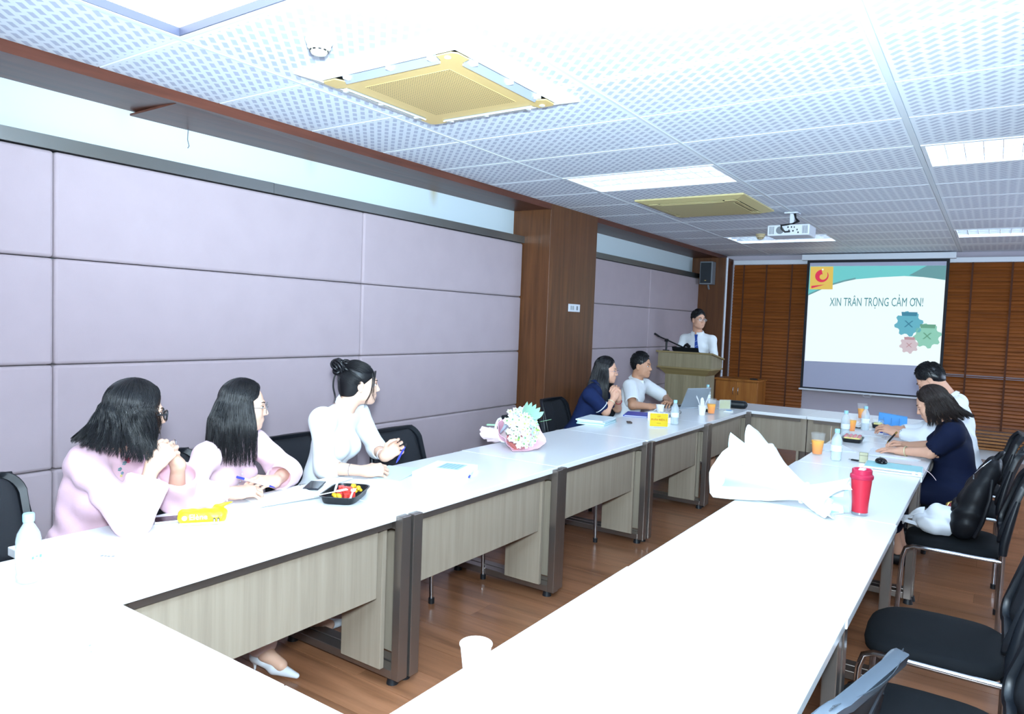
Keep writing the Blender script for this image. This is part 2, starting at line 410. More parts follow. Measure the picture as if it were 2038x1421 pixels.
# ---- other walls
w1 = MB().box(2.185, 2.199, 5.6, 9.6, 1.0, 2.3).build('added_window_1', mat('added fill glow pane', 'ffffff', .3, emit=2.6, emitcol='cfe4ff')); struct(w1, 'added glowing window panel in the right wall, unseen, brightening the far end')  # unseen emitter added to brighten the far end of the room
MB().box(2.165, 2.2, 5.5, 5.6, .95, 2.35).box(2.165, 2.2, 9.6, 9.7, .95, 2.35).box(2.165, 2.2, 5.5, 9.7, .9, 1.0).box(2.165, 2.2, 5.5, 9.7, 2.3, 2.4).build('added_window_frame', M_white, w1)
wb = MB().box(-4.0, 2.3, 10.92, 11.02, 0, 2.80).build('wall_back', M_backpaint); struct(wb, 'lavender grey back wall behind the screen and blinds')
wr = MB().box(2.2, 2.3, -1.5, 11.0, 0, 2.80).build('wall_right', M_white); struct(wr, 'right wall outside the picture')
wf = MB().box(-4.0, 2.3, -1.6, -1.5, 0, 2.80).build('wall_front', M_white); struct(wf, 'wall behind the photographer')
bb = MB().box(-3.38, 2.2, 10.80, 10.92, 0, .13).build('baseboard_back', mat('white skirting', 'd7dade', .5), bevel=.004); struct(bb, 'white boxed skirting under the blinds')

# ---- wooden blinds on the back wall
M_slat = wood('blind slat wood', [(.25, '603414'), (.5, '82471c'), (.75, '935526')], (1.5, 30, 30), rough=.42, vary=True, objvar=.08, spec=.4)
M_tape = mat('ladder tape', '4a2510', .8)
M_rail = mat('white rail', 'cdd2da', .45)
def blind(x0, x1, zb, label, tapes, flat_at=None):
    cx = (x0 + x1) / 2; t = thing('wooden_blind', label, 'blind', (cx, 10.86, zb)); hw = (x1 - x0) / 2; H = 2.50 - zb
    MB().box(-hw, hw, -.05, .04, H, H + .065).build('headrail', M_rail, t, bevel=.005)
    s = MB().hexa([(-hw, -.016, -.0265), (hw, -.016, -.0265), (hw, -.013, -.0275), (-hw, -.013, -.0275)], [(-hw, .013, .0275), (hw, .013, .0275), (hw, .016, .0265), (-hw, .016, .0265)])
    me = s.mesh('slat', M_slat); n = int(H / .046)
    for k in range(n):
        z = H - .03 - k * .046
        o = put('slat', me, t); o.location = (0, 0, z)
        if flat_at and abs(zb + z - flat_at) < .023: o.rotation_euler = (-1.0, 0, 0); o.location.y = -.03
    MB().box(-hw, hw, -.02, .015, -.03, .012).build('bottom_rail', M_slat, t, bevel=.004)
    for x in tapes: MB().box(x - cx - .011, x - cx + .011, -.032, -.030, -.02, H).build('ladder_tape', M_tape, t)
blind(-3.345, -2.275, .40, 'wooden slat blind left of the projection screen', [-3.19, -2.86, -2.50])
blind(-.60, 1.6, .40, 'wooden slat blind right of the projection screen', [-.30, .12, .6, 1.1], 1.03)
lb = thing('slatted_bench', 'low bench of varnished wooden slats under the right blind', 'bench', (.6, 10.72, 0))
M_bench = wood('bench slat', [(.3, '7a4a22'), (.6, 'a06b38'), (.8, 'b27e48')], (1.5, 30, 30), rough=.4, vary=True, objvar=.12)
for k, (z, dy) in enumerate(((.155, .0), (.195, .0), (.235, .012), (.275, .012), (.315, .025), (.355, .03))):
    MB().box(-1.18, 1.0, -.03 + dy, .06, z - .014, z + .014).build('slat', M_bench, lb, bevel=.003)
for x in (-.9, 0, .9): MB().box(x - .02, x + .02, .05, .09, 0, .37).build('leg', M_bench, lb)
# ---- pipe, wall things
tag(MB().cyl((-3.345, 10.50, .1), (-3.345, 10.50, 2.58), .016, n=12).build('cable_conduit', mat('conduit white', 'ccd0da', .45), smooth=50), 'white vertical conduit beside the far left pilaster', 'pipe')
# ================================================================ TABLES
M_top = mat('white laminate top', 'eceff2', .22, spec=.45)
M_topedge = M_top
M_ash = wood('grey ash laminate', [(.25, '8c7f70'), (.5, '9a8d7c'), (.75, 'a49786')], (30, 30, 1.1), rough=.5, vary=True, bstr=.03)
M_frame = mat('brown grey steel frame', '8f8680', .28, metal=.85)
M_blackplastic = mat('black plastic', '1a1d22', .45)
TW, TL_, TT = .685, 1.24, .735
def make_table(label, length, loc, rz, inset=(), flush=False):
    t = thing('conference_table', label, 'table', loc, rz, None); h = length / 2; w = TW / 2
    MB().box(-w, w, -h + .002, h - .002, TT - .03, TT).build('tabletop', M_top, t, bevel=.003)
    for a in (w - .055, -w + .022): MB().box(a, a + .033, -h + .06, h - .06, TT - .062, TT - .03).build('apron_rail', M_frame, t)
    MB().box(w - .06, w - .042, -h + (.004 if -1 in inset else .065), h - (.004 if 1 in inset else .12), .385, TT - .03).build('front_panel', M_ash, t, bevel=.0015)
    for s in (-1, 1):
        y0, y1 = s * (h - .005), s * (h - .06); y0, y1 = min(y0, y1), max(y0, y1)
        f = MB(); px, qx = (w + .036, w - .006) if s not in inset else (w - .06, w - .10)
        fq, fp = (w - .046, w - .006) if flush else (qx, px)
        f.box(fq, fp, y0, y1, .03, TT - .032 if flush else TT - .008); f.box(-fp, -fq, y0, y1, .03, TT - .032 if flush else TT - .008)
        f.box(-fq, fq, y0, y1, .03, .068); f.box(-fq, fq, y0 + .01, y1 - .01, TT - .07, TT - .03)
        fr = f.build('leg_frame', M_frame, t, bevel=.003)
        for x in (-w + .02, w - .02): MB().cyl((x, (y0 + y1) / 2, 0), (x, (y0 + y1) / 2, .03), .026, .02, 14).build('foot', M_blackplastic, fr, smooth=40)
        ys = s * (h - .075)
        MB().box(w - .28, w - .045 if s > 0 else w - .062, ys - .012, ys + .012, .07, TT - .065).build('side_panel', M_ash, t, bevel=.0015)
    return t
YJ = [1.0, 2.207, 3.452, 4.697, 5.942, 7.187]
lab = ['white conference table nearest the camera on the left, before the short-haired woman', 'white conference table on the left under the bouquet end and the open fruit tray', 'white conference table on the left carrying the pink wrapped bouquet',
       'white conference table on the left carrying the pale folders and yellow sign', 'white conference table on the left carrying the open silver laptop']
lab[1] = 'white conference table on the left where the woman in white leans, second from the camera'
for k in range(5):
    make_table(lab[k], YJ[k + 1] - YJ[k], (-2.3475 + (.0, .006, -.004, .008, .004)[k], (YJ[k] + YJ[k + 1]) / 2, 0), 0, (-1,) if k == 0 else ())
lab = ['blank white conference table nearest the camera on the right', 'white conference table on the right, second from the camera, beside the empty seat', 'white conference table on the right holding the red tumbler and white bouquet',
       'white conference table on the right with the papers of the woman in navy', 'white conference table on the right at the far end with the blue folders']
for k in range(5):
    make_table(lab[k], YJ[k + 1] - YJ[k], (-.648 + (0, .004, -.003, .004, 0)[k], (YJ[k] + YJ[k + 1]) / 2, 0), PI, (1,) if k == 0 else (), True)
make_table('empty white cross table closing the row at the screen, left half', 1.24, (-2.07, 7.535, 0), -PI / 2, (-1, 1))
make_table('empty white cross table closing the row at the screen, right half', 1.24, (-.83, 7.535, 0), -PI / 2, (-1, 1))
make_table('bare white cross table in the bottom left corner of the picture', 1.30, (-1.90, .657, 0), PI / 2, (-1, 1))
make_table('bare white cross table directly below the camera', 1.24, (-.63, .657, 0), PI / 2, (-1, 1))

# ================================================================ CHAIRS
M_chrome = mat('chrome tube', 'b9bcc2', .15, metal=1)
M_seat = cloth_mat('black seat fabric', '0d1014', .85, scale=700, bs=.3, var=.1, sheen=0)
M_chairframe = mat('black chair plastic', '10141a', .4, spec=.4)
M_flashframe = mat('flash-lightened chair plastic', '3c454f', .45)  # black chair plastic with the flash's brightening painted into its colour
def mesh_mat(name, col, hole, alpha=.86):
    m = mat(name, col, .7, spec=.3); v = coords(m, (1, 1, 1))
    ck = N(m, 'ShaderNodeTexChecker', i_Scale=420.0); L(m, v, ck.inputs['Vector']); mx = N(m, 'ShaderNodeMix', data_type='RGBA')
    mx.inputs[6].default_value = (*lin(col), 1); mx.inputs[7].default_value = (*lin(hole), 1); L(m, ck.outputs['Fac'], mx.inputs[0]); L(m, mx.outputs[2], bsdf(m)['Base Color'])
    bsdf(m)['Alpha'].default_value = alpha
    return m
M_net = mesh_mat('black back mesh', '2a2d33', '1b1d22')
M_flashnet = mesh_mat('flash-lightened back mesh', '3a4149', '2a3037')  # black mesh, lightened in colour to stand for flash light
def back_pt(u, v):
    """u across -1..1, v up 0..1 on the curved chair back"""
    hw = .215 + .02 * math.sin(v * PI) - .015 * v * v
    y = u * hw; z = .505 + v * .385
    x = -.225 - .075 * v - .05 * v ** 3 + .035 * (1 - u * u) * -1 + .03
    return Vector((x, y, z))
def rrect(k, n):
    """rounded-rectangle loop in u,v"""
    P = []; r = .22
    cs = [(1 - r, 1 - r * 1.0, 0), (-1 + r, 1 - r, 90), (-1 + r, r * .8, 180), (1 - r, r * .8, 270)]
    for cx, cv, a0 in cs:
        rv = r * .8
        for i in range(6):
            a = math.radians(a0 + 90 * i / 5); P.append((cx + r * math.cos(a), min(1, max(0, (cv if cv > .5 else cv)) + rv * math.sin(a) * (1 if True else 1))))
    return P
def make_chair(label, group=None, grey=False):
    fm, nm = (M_flashframe, M_flashnet) if grey else (M_chairframe, M_net)  # grey: black back parts coloured as lit by the flash
    t = thing('mesh_back_chair', label, 'chair', (0, 0, 0), 0, group)
    # seat cushion
    s = MB(); n = 40; prof = [(.90, .408), (.985, .418), (1.0, .438), (.985, .458), (.9, .470), (.55, .474), (0, .475)]
    V = []; F = []
    for sc, z in prof:
        for j in range(n):
            q = 2 * PI * j / n; e = 4.2; c, d = math.cos(q), math.sin(q)
            x = abs(c) ** (2 / e) * (1 if c > 0 else -1) * .225 * sc; y = abs(d) ** (2 / e) * (1 if d > 0 else -1) * .228 * sc
            V.append((x + .01 - .02 * (y / .24) ** 2 * (x > 0), y, z - .012 * max(0, x / .225) ** 2))
    for i in range(len(prof) - 1):
        for j in range(n): F.append((i * n + j, i * n + (j + 1) % n, (i + 1) * n + (j + 1) % n, (i + 1) * n + j))
    F.append(tuple(reversed(range(n)))); s.add(V, F).build('seat', M_seat, t, smooth=180)
    loop = rrect(1, 6)
    fr = MB(); C_ = [back_pt(u, v) for u, v in loop]
    V = []; F = []; m = len(loop); cen = Vector((-.28, 0, .70))
    for p in C_:
        d = (cen - p); d.x = 0; d.normalize()
        for a, b in ((0, .013), (0.004, .018), (.030, .012), (.034, -.002), (.028, -.013), (.004, -.013)):
            q = p + d * a; V.append((q.x + b, q.y, q.z))
    for i in range(m):
        for j in range(6): A = i * 6; B = ((i + 1) % m) * 6; F.append((A + j, A + (j + 1) % 6, B + (j + 1) % 6, B + j))
    fr.add(V, F).build('back_frame', fm, t, smooth=50)
    nt = MB(); nt.grid(lambda a, b: (lambda u, v: back_pt(u, v))(-.90 + 1.8 * a, .05 + .90 * b), 10, 8, .002); nt.build('back_mesh', nm, t, smooth=180)
    for sy in (-1, 1):
        MB().tube([(-.215, sy * .236, .0), (-.215, sy * .236, .49)], .0125, 10).build('leg', M_chrome, t, smooth=60)
        MB().tube([(-.215, sy * .236, .425), (.06, sy * .236, .425), (.18, sy * .236, .425), (.212, sy * .236, .410), (.226, sy * .236, .36), (.240, sy * .236, 0)], .0115, 10).build('leg', M_chrome, t, smooth=60)
        for x in (-.215, .240): MB().cyl((x, sy * .236, -.0), (x, sy * .236, .03), .0165, n=10).build('foot_cap', M_blackplastic, t, smooth=60)
        MB().tube([(-.215, sy * .236, .46), (-.218, sy * .235, .52), (-.236, sy * .226, .62), (-.262, sy * .215, .74)], [.018, .021, .019, .012], 8).build('back_bracket', M_chairframe, t, smooth=60)
    for x in (-.2, .16): MB().tube([(x, -.236, .42), (x, .236, .42)], .010, 8).build('cross_rail', M_chrome, t, smooth=60)
    return t
ch0 = make_chair('black mesh chair behind the short-haired woman in pink, at the left picture edge')
ch0.location = (-2.93, 1.04, 0); ch0.rotation_euler.z = 0
def chair(x, y, rz, label): return dup(ch0, (x, y, 0), rz, label)
chair(-2.93, 1.80, .0, 'black mesh chair whose corner shows between the two women in pink')
chair(-2.90, 2.60, .0, 'black mesh chair between the long-haired woman in pink and the woman in white')
chair(-2.69, 3.155, .0, 'black mesh chair to the right of the woman in white, against the panelled wall')
chair(-2.53, 4.27, -.12, 'empty black mesh chair pushed in behind the pink bouquet')
chair(-2.92, 5.42, .0, 'black chair of the woman in the navy polo by the wooden column')
chair(-2.98, 6.55, .0, 'black chair hidden under the man in the short-sleeved white shirt')
chair(-.12, 4.57, PI, 'black chair with a backpack and white tote bag on its seat')
chair(-.115, 5.55, PI - .08, 'black chair of the woman in the navy dress')
chair(-.12, 6.30, PI + .05, 'farthest black chair on the right, behind the man bent over papers')
chair(-.11, 3.02, PI, 'empty black chair with its whole seat in view at the right edge')
chair(-.11, 2.28, PI, 'black chair cut off by the lower right corner of the picture')
chd = make_chair('black mesh chair, its back painted flash-lit grey, pushed under the near right table, bottom right', grey=True)
chd.location = (-.475, 1.65, 0); chd.rotation_euler.z = PI - .22

# ================================================================ LECTERN, CABINET
M_lect = wood('lectern laminate', [(.25, '7b7159'), (.5, '8c8066'), (.75, '9b8f74')], (25, 25, 1.2), rough=.5)
M_lecttop = wood('lectern edge', [(.3, '7d6c48'), (.7, '94825a')], (1.3, 30, 30), rough=.45)
lt = thing('lectern', 'grey-brown wooden lectern with flared top before the standing man', 'lectern', (-3.11, 8.51, 0))
MB().box(-.255, .255, -.15, .19, .03, .97).build('body', M_lect, lt, bevel=.003)
for x in (-.2, 0, .2): MB().box(x - .02, x + .02, -.158, -.15, .06, .95).build('front_batten', M_lect, lt, bevel=.002)
MB().box(-.28, .28, -.17, .2, 0, .05).build('plinth', M_lecttop, lt, bevel=.003)
MB().hexa([(-.255, -.15, .955), (.255, -.15, .955), (.255, .19, .955), (-.255, .19, .955)], [(-.325, -.205, 1.03), (.325, -.205, 1.03), (.325, .21, 1.03), (-.325, .21, 1.03)]).build('flare', M_lecttop, lt)
MB().box(-.345, .345, -.22, .22, 1.03, 1.05).build('moulding', M_lecttop, lt, bevel=.004)
MB().hexa([(-.335, -.21, 1.05), (.335, -.21, 1.05), (.335, .21, 1.05), (-.335, .21, 1.05)], [(-.335, -.21, 1.222), (.335, -.21, 1.222), (.335, .21, 1.15), (-.335, .21, 1.15)]).build('head_box', M_lect, lt, bevel=.002)
MB().hexa([(-.36, -.23, 1.222), (.36, -.23, 1.222), (.36, .23, 1.147), (-.36, .23, 1.147)], [(-.36, -.23, 1.242), (.36, -.23, 1.242), (.36, .23, 1.167), (-.36, .23, 1.167)]).build('top', M_lecttop, lt, bevel=.004)
M_black = mat('matt black', '121316', .5)
mc = thing('microphone', 'black microphone on a short boom stand on the lectern', 'microphone', (-3.40, 8.44, 1.2325))
MB().cyl((0, 0, -.003), (0, 0, .014), .045, .04, 18).build('base', M_black, mc, smooth=40)
MB().cyl((0, 0, .012), (0, 0, .13), .012, n=10).build('stand', M_black, mc, smooth=60)
MB().tube([(-.02, 0, .135), (.02, 0, .13)], .02, 10).build('clamp', M_black, mc, smooth=60)
MB().tube([(-.155, 0, .205), (-.10, 0, .175), (.24, -.04, .055)], .009, 8).build('boom', M_black, mc, smooth=60)
MB().tube([(-.165, 0, .21), (-.10, 0, .175)], [.014, .012], 10).build('counterweight', M_black, mc, smooth=60)
MB().tube([(.235, -.04, .05), (.262, -.042, .085), (.285, -.05, .09), (.325, -.07, .07)], [.010, .014, .024, .018], 12).build('capsule', M_black, mc, smooth=60)
lp = thing('laptop', 'thin black laptop lying on the lectern before the standing man', 'laptop', (-3.11, 8.44, 1.2168)); lp.rotation_euler = (-.162, 0, 0)
MB().box(-.16, .16, -.10, .06, .0, .016).build('base', M_black, lp, bevel=.003)
MB().hexa([(-.165, -.11, .012), (.165, -.11, .012), (.165, -.10, .012), (-.165, -.10, .012)], [(-.165, -.145, .055), (.165, -.145, .055), (.165, -.135, .055), (-.165, -.135, .055)]).build('screen', M_black, lp)
M_oak = wood('orange oak', [(.25, '7d481d'), (.5, '9c6029'), (.75, 'b07338')], (14, 14, 1.0), rough=.4)
cb = thing('cabinet', 'low orange wood cabinet with two doors below the blind', 'cabinet', (-3.015, 10.36, 0))
MB().box(-.30, .30, -.19, .22, .04, .80).build('body', M_oak, cb, bevel=.003)
MB().box(-.32, .32, -.22, .23, .80, .825).build('top', M_oak, cb, bevel=.004)
MB().box(-.29, .29, -.17, .2, 0, .05).build('plinth', M_oak, cb)
for s in (-1, 1):
    d = MB().box(-.002 * s if s < 0 else .002, s * .295, -.21, -.19, .07, .785) if s > 0 else MB().box(-.295, -.002, -.21, -.19, .07, .785)
    d = d.build('door', M_oak, cb, bevel=.003)
    MB().tube([(s * .035, -.21, .60), (s * .035, -.235, .615), (s * .035, -.235, .69), (s * .035, -.21, .705)], .005, 8).build('handle', M_chrome, d, smooth=60)
r = thing('remote_control', 'small dark remote lying on the orange cabinet', 'remote', (-2.80, 10.25, .825)); MB().box(-.05, .05, -.02, .02, 0, .018).build('case', M_black, r, bevel=.004)
MB().box(-.02, .03, -.008, .008, .018, .021).build('keypad', M_blackplastic, r)

# ================================================================ SPEAKER, SWITCH, SMOKE DETECTORS
M_spk = mat('speaker case grey', '70757c', .5); M_grille = mat('speaker grille', '1c222a', .6)
sp = thing('wall_speaker', 'grey wall loudspeaker with dark grille high in the far left corner', 'loudspeaker', (-3.62, 10.44, 2.18))
MB().box(-.095, .095, -.06, .10, 0, .34).build('case', M_spk, sp, bevel=.008)
MB().box(-.08, .08, -.068, -.058, .02, .32).build('grille', M_grille, sp, bevel=.003)
MB().box(-.012, .012, -.072, -.067, .05, .062).build('badge', mat('gold badge', 'b79a55', .4), sp)
MB().box(-.03, .03, .09, .122, .02, .3).tube([(0, .06, .01), (0, .10, -.05), (0, .115, -.06)], .014, 8).build('bracket', M_spk, sp)
sw = thing('switch_plate', 'small white switch plate on the veneered column', 'switch', (-3.48, 6.187, 1.69), 0)
MB().box(0, .010, -.112, .112, -.038, .038).build('plate', M_rail, sw, bevel=.003)
for y in (-.07, -.03, .05): MB().box(.010, .014, y - .014, y + .014, -.02, .02).build('rocker', M_spk if y > 0 else mat('switch label', '9aa0a6', .5), sw, bevel=.002)
M_det = mat('detector cream', 'e0d8bd', .5)
def detector(x, y, label, m):
    t = thing('smoke_detector', label, 'smoke detector', (x, y, 2.64))
    MB().lathe([(0.0, 0), (.052, 0), (.055, -.012), (.050, -.020)][::-1], n=24).build('base', m, t, smooth=40)
    MB().lathe([(0, -.062), (.028, -.060), (.034, -.052), (.034, -.044), (.046, -.036), (.047, -.018)], n=24).build('head', m, t, smooth=40)
    for k in range(10):
        a = 2 * PI * k / 10; MB().box(-.006, .006, -.002, .002, -.0515, -.0455).build('vent', M_black, t, loc=(.0345 * math.cos(a), .0345 * math.sin(a), 0), rot=(0, 0, a + PI / 2))
    return t
detector(-2.29, 1.93, 'round smoke detector near the closest air conditioner', M_det)
detector(-2.31, 8.40, 'round cream smoke detector on the far ceiling beside the projector', mat('detector beige', 'b9a985', .5))

# ================================================================ AIR CONDITIONERS
M_beige = mat('yellowed plastic', 'cdb074', .45); M_acwhite = mat('air conditioner white', 'e2e2da', .4)
M_beige2 = mat('yellowed plastic pale', 'bfb280', .45)
M_dark = mat('dark recess', '15171a', .7); M_flap = mat('flap silver', '9aa0b0', .35, metal=.3)
def holes(m, pitch):
    v = coords(m, (1 / pitch, 1 / pitch, 1)); vo = N(m, 'ShaderNodeTexVoronoi', i_Scale=1.0, i_Randomness=0.0); vo.voronoi_dimensions = '2D'; L(m, v, vo.inputs['Vector'])
    lt_ = N(m, 'ShaderNodeMath', operation='LESS_THAN'); L(m, vo.outputs['Distance'], lt_.inputs[0]); lt_.inputs[1].default_value = .30
    mx = N(m, 'ShaderNodeMix', data_type='RGBA'); mx.inputs[6].default_value = (*lin('cdb074'), 1); mx.inputs[7].default_value = (*lin('6a5a3c'), 1)
    L(m, lt_.outputs[0], mx.inputs[0]); L(m, mx.outputs[2], bsdf(m)['Base Color'])
M_perf = mat('perforated yellowed plastic', 'cdb074', .5); holes(M_perf, .0135)
def aircon(x, y, label, closed, rz=0):
    t = thing('ceiling_air_conditioner', label, 'air conditioner', (x, y, 2.64), rz)
    A, B = .475, .395; beige = M_beige2 if closed else M_beige; white = M_beige2 if closed else M_acwhite
    fr = MB(); zo, zi = -.012, -.034
    O = [(-A, -A), (A, -A), (A, A), (-A, A)]; I_ = [(-B, -B), (B, -B), (B, B), (-B, B)]
    V = [(a, b, .0) for a, b in O] + [(a, b, zo) for a, b in O] + [(a, b, zi) for a, b in I_] + [(a, b, -.005) for a, b in I_]
    F = [(i, (i + 1) % 4, 4 + (i + 1) % 4, 4 + i) for i in range(4)] + [(4 + i, 4 + (i + 1) % 4, 8 + (i + 1) % 4, 8 + i) for i in range(4)] + [(8 + i, 8 + (i + 1) % 4, 12 + (i + 1) % 4, 12 + i) for i in range(4)]
    fr.add(V, [tuple(reversed(f)) for f in F]).build('frame', white, t)
    MB().box(-B, B, -B, B, -.006, -.004).build('recess', M_dark, t)
    a, b, c = .275, .335, B - .004
    poly = []
    for k in range(4):
        cs, sn = [(1, 0), (0, 1), (-1, 0), (0, -1)][k]
        for u, v in ((c, -c if k == 0 else -c),): pass
        for u, v in ((c, -a - .02), (b, -a), (b, a), (c, a + .02), (c, c - .02), (c - .02, c)): poly.append((u * cs - v * sn, u * sn + v * cs))
    g = MB().prism(poly, -.040, -.034).build('grille_panel', beige, t, bevel=.002)
    if not closed:
        MB().box(-.25, .25, -.25, .25, -.0415, -.0398).build('perforated_grille', M_perf, g)
    for k in range(4):
        Mr = Matrix.Rotation(k * PI / 2, 4, 'Z')
        fl = MB()
        if closed: fl.box(b + .016, c - .008, -a, a, -.038, -.034, Mr)
        else: fl.add([(b + .006, -a, -.050), (b + .044, -a, -.014), (b + .044, a, -.014), (b + .006, a, -.050), (b + .002, -a, -.046), (b + .040, -a, -.010), (b + .040, a, -.010), (b + .002, a, -.046)], [(0, 1, 2, 3), (7, 6, 5, 4), (0, 4, 5, 1), (2, 6, 7, 3), (0, 3, 7, 4), (1, 5, 6, 2)], Mr)
        fo = fl.build('flap', M_flap if (not closed) and k in (0, 3) else white, t)
        if not closed:
            for y_ in (-.24, .02, .25): MB().box(b + .022, b + .052, y_ - .008, y_ + .008, -.044, -.018, Mr).build('clip', M_acwhite, fo)
    for u, v in ((.36, .30), (.36, -.30)):
        if not closed: MB().cyl((u - .03, v + .06 if v > 0 else v - .06, -.043), (u - .03, v + .06 if v > 0 else v - .06, -.039), .014, n=14).build('screw_cover', M_acwhite, t, smooth=40)
    return t
aircon(-2.22, 2.605, 'large beige ceiling air conditioner with perforated grille, nearest the camera', False)
aircon(-2.22, 6.27, 'closed yellowed ceiling air conditioner in front of the projector', True)

# ================================================================ PROJECTOR
pj = thing('projector', 'white ceiling projector hanging on a short pole', 'projector', (-1.63, 6.95, 2.64))
MB().box(-.06, .06, -.06, .06, -.012, 0).build('ceiling_plate', M_rail, pj, bevel=.003)
MB().box(-.018, .018, -.018, .018, -.12, -.01).build('pole', M_rail, pj, bevel=.003)
bd = MB().box(-.185, .185, -.14, .14, -.225, -.125).build('body', M_rail, pj, bevel=.012, seg=3)
MB().cyl((-.07, -.143, -.175), (-.07, -.139, -.175), .035, n=20).build('fan_grille', M_spk, bd, smooth=40)
for i in range(4): MB().box(-.165 + i * .012, -.159 + i * .012, -.1425, -.139, -.21, -.14).build('vent', M_spk, bd)
for i in range(5): MB().box(.125 + i * .010, .130 + i * .010, -.1425, -.139, -.21, -.14).build('vent', M_spk, bd)
for i, (x, z, w_) in enumerate(((.0, -.15, .012), (.03, -.15, .01), (.055, -.152, .008), (.01, -.18, .012), (.045, -.185, .014), (.08, -.175, .01), (.09, -.2, .012))): MB().box(x - w_ / 2, x + w_ / 2, -.1425, -.139, z - .007, z + .007).build('socket', M_blackplastic, bd)
cbm = MB()
for s, ph in ((.05, 0), (.062, .4), (.075, .8)):
    cbm.tube([(.02 + .01 * ph, -.02, -.01), (.04, -.04, -.06), (.06 * (1 + ph * .3), -.06, -.09), (.03, -.12, -.12), (-.03 - s * .4, -.165, -.135), (-.05, -.175, -.165), (-.02, -.16, -.195), (.02, -.143, -.19)], .008, 7)
cbm.build('cable', M_black, pj, smooth=60)
MB().cyl((.10, .14, -.175), (.10, .152, -.175), .03, n=20).build('lens', M_black, pj, smooth=40)

# ================================================================ SCREEN WITH THE SLIDE
sc = thing('projection_screen', 'pull-down projection screen showing the closing slide', 'projection screen', (-1.41, 10.74, .72))
M_canvas = mat('screen canvas', 'aeb0c4', .9); M_border = mat('screen black border', '10131c', .7)
def at(x, z): return (x + 1.41, z - .72)
MB().box(-.94, .93, -.04, .06, 1.825, 1.905).build('housing', M_rail, sc, bevel=.006)
MB().box(-.868, .862, .002, .004, .005, 1.84).build('border', M_border, sc)
MB().box(-.832, .826, -.0005, .001, .03, 1.79).build('canvas', M_canvas, sc)
MB().box(-.885, .88, -.012, .012, -.016, .010).build('bottom_bar', M_rail, sc, bevel=.004)
MB().tube([(-.03, -.01, -.015), (-.05, -.012, -.03), (-.02, -.014, -.045), (.04, -.014, -.04), (.06, -.012, -.025), (.03, -.01, -.015)], .004, 6).build('pull_loop', M_rail, sc, smooth=60)
def slide(name, hexc, e):
    m = mat(name, hexc, .9, emit=e * .62, emitcol=hexc); bsdf(m)['Base Color'].default_value = (*[q * .16 for q in lin(hexc)], 1); return m
S_bg = slide('slide white', 'f2ffff', .62); S_teal = slide('slide teal', '86ecec', .42); S_teal2 = slide('slide dark teal', '86c2c6', .35)
def poly(pts, y, m, name, th=.0008, parent=sc):
    n = len(pts); V = [(x, -y, z) for x, z in pts] + [(x, -y + th, z) for x, z in pts]
    return MB().add(V, [tuple(range(n)), tuple(reversed(range(n, 2 * n)))] + [(i, n + i, n + (i + 1) % n, (i + 1) % n) for i in range(n)]).build(name, m, parent)
sl = poly([at(-2.236, 1.119), at(-.532 - .05, 1.149), at(-.585, 2.455), at(-2.24, 2.462)], .002, S_bg, 'slide')
curve = [(-2.243, 2.048), (-2.08, 2.13), (-1.924, 2.199), (-1.78, 2.245), (-1.64, 2.278), (-1.342, 2.306), (-1.054, 2.321), (-.8, 2.305), (-.585, 2.268)]
poly([at(*p) for p in curve] + [at(-.585, 2.455), at(-2.24, 2.462)], .003, S_teal, 'swoosh', parent=sl)
lo = [(-2.243, 2.07), (-2.08, 2.15), (-1.924, 2.222), (-1.78, 2.268), (-1.64, 2.30)]
poly([at(*p) for p in curve[:5]] + [at(*p) for p in lo[::-1]], .0036, S_teal2, 'swoosh_shadow', parent=sl)
poly([at(-1.0, 2.33), at(-.585, 2.272), at(-.585, 2.455), at(-.80, 2.456)], .0036, S_teal2, 'swoosh_fade', parent=sl)
S_yel = slide('slide yellow', 'f4d268', .5); S_red = slide('slide red', 'ee3f62', .5)
lg = poly([at(-2.226, 2.136), at(-1.925, 2.138), at(-1.932, 2.455), at(-2.232, 2.457)], .0045, S_yel, 'emblem', parent=sl)
cx, cz = -2.075, 2.325; arc = []; inn = []
for k in range(29):
    a = math.radians(95 + 300 * k / 28); w = .060 * (1 - k / 28) ** .8 + .006
    arc.append(at(cx + .088 * math.cos(a), cz + .088 * math.sin(a))); inn.append(at(cx + .012 * (1 - k / 28) + (.088 - w) * math.cos(a), cz + (.088 - w) * math.sin(a)))
for i in range(28): pass
b = MB()
for i in range(28):
    V = [(p[0], -.0055, p[1]) for p in (arc[i], arc[i + 1], inn[i + 1], inn[i])]; b.add(V + [(x, y + .0008, z) for x, y, z in V], [(0, 1, 2, 3), (7, 6, 5, 4), (0, 4, 5, 1), (2, 6, 7, 3)])
b.build('swirl', S_red, lg)
poly([at(-2.205, 2.150), at(-2.205, 2.185), at(-2.03, 2.205)], .0055, S_red, 'emblem_wedge', parent=lg)
poly([at(-2.068 + .012 * math.cos(a), 2.415 + .012 * math.sin(a)) for a in [2 * PI * k / 10 for k in range(10)]], .006, S_bg, 'emblem_dot', parent=lg)
S_txt = slide('slide lettering', '5cb4bc', .34)
text_obj('XIN TRÂN TRỌNG CẢM ON!', .165, 'lettering', S_txt, sl, frame_M((.03, -.004, 1.245), (1, 0, .015), (0, 0, 1)), sx=.53)
poly([at(-.925, 2.005), at(-.905, 2.035), at(-.897, 2.03), at(-.915, 1.995)], .0056, S_txt, 'lettering', parent=sl)
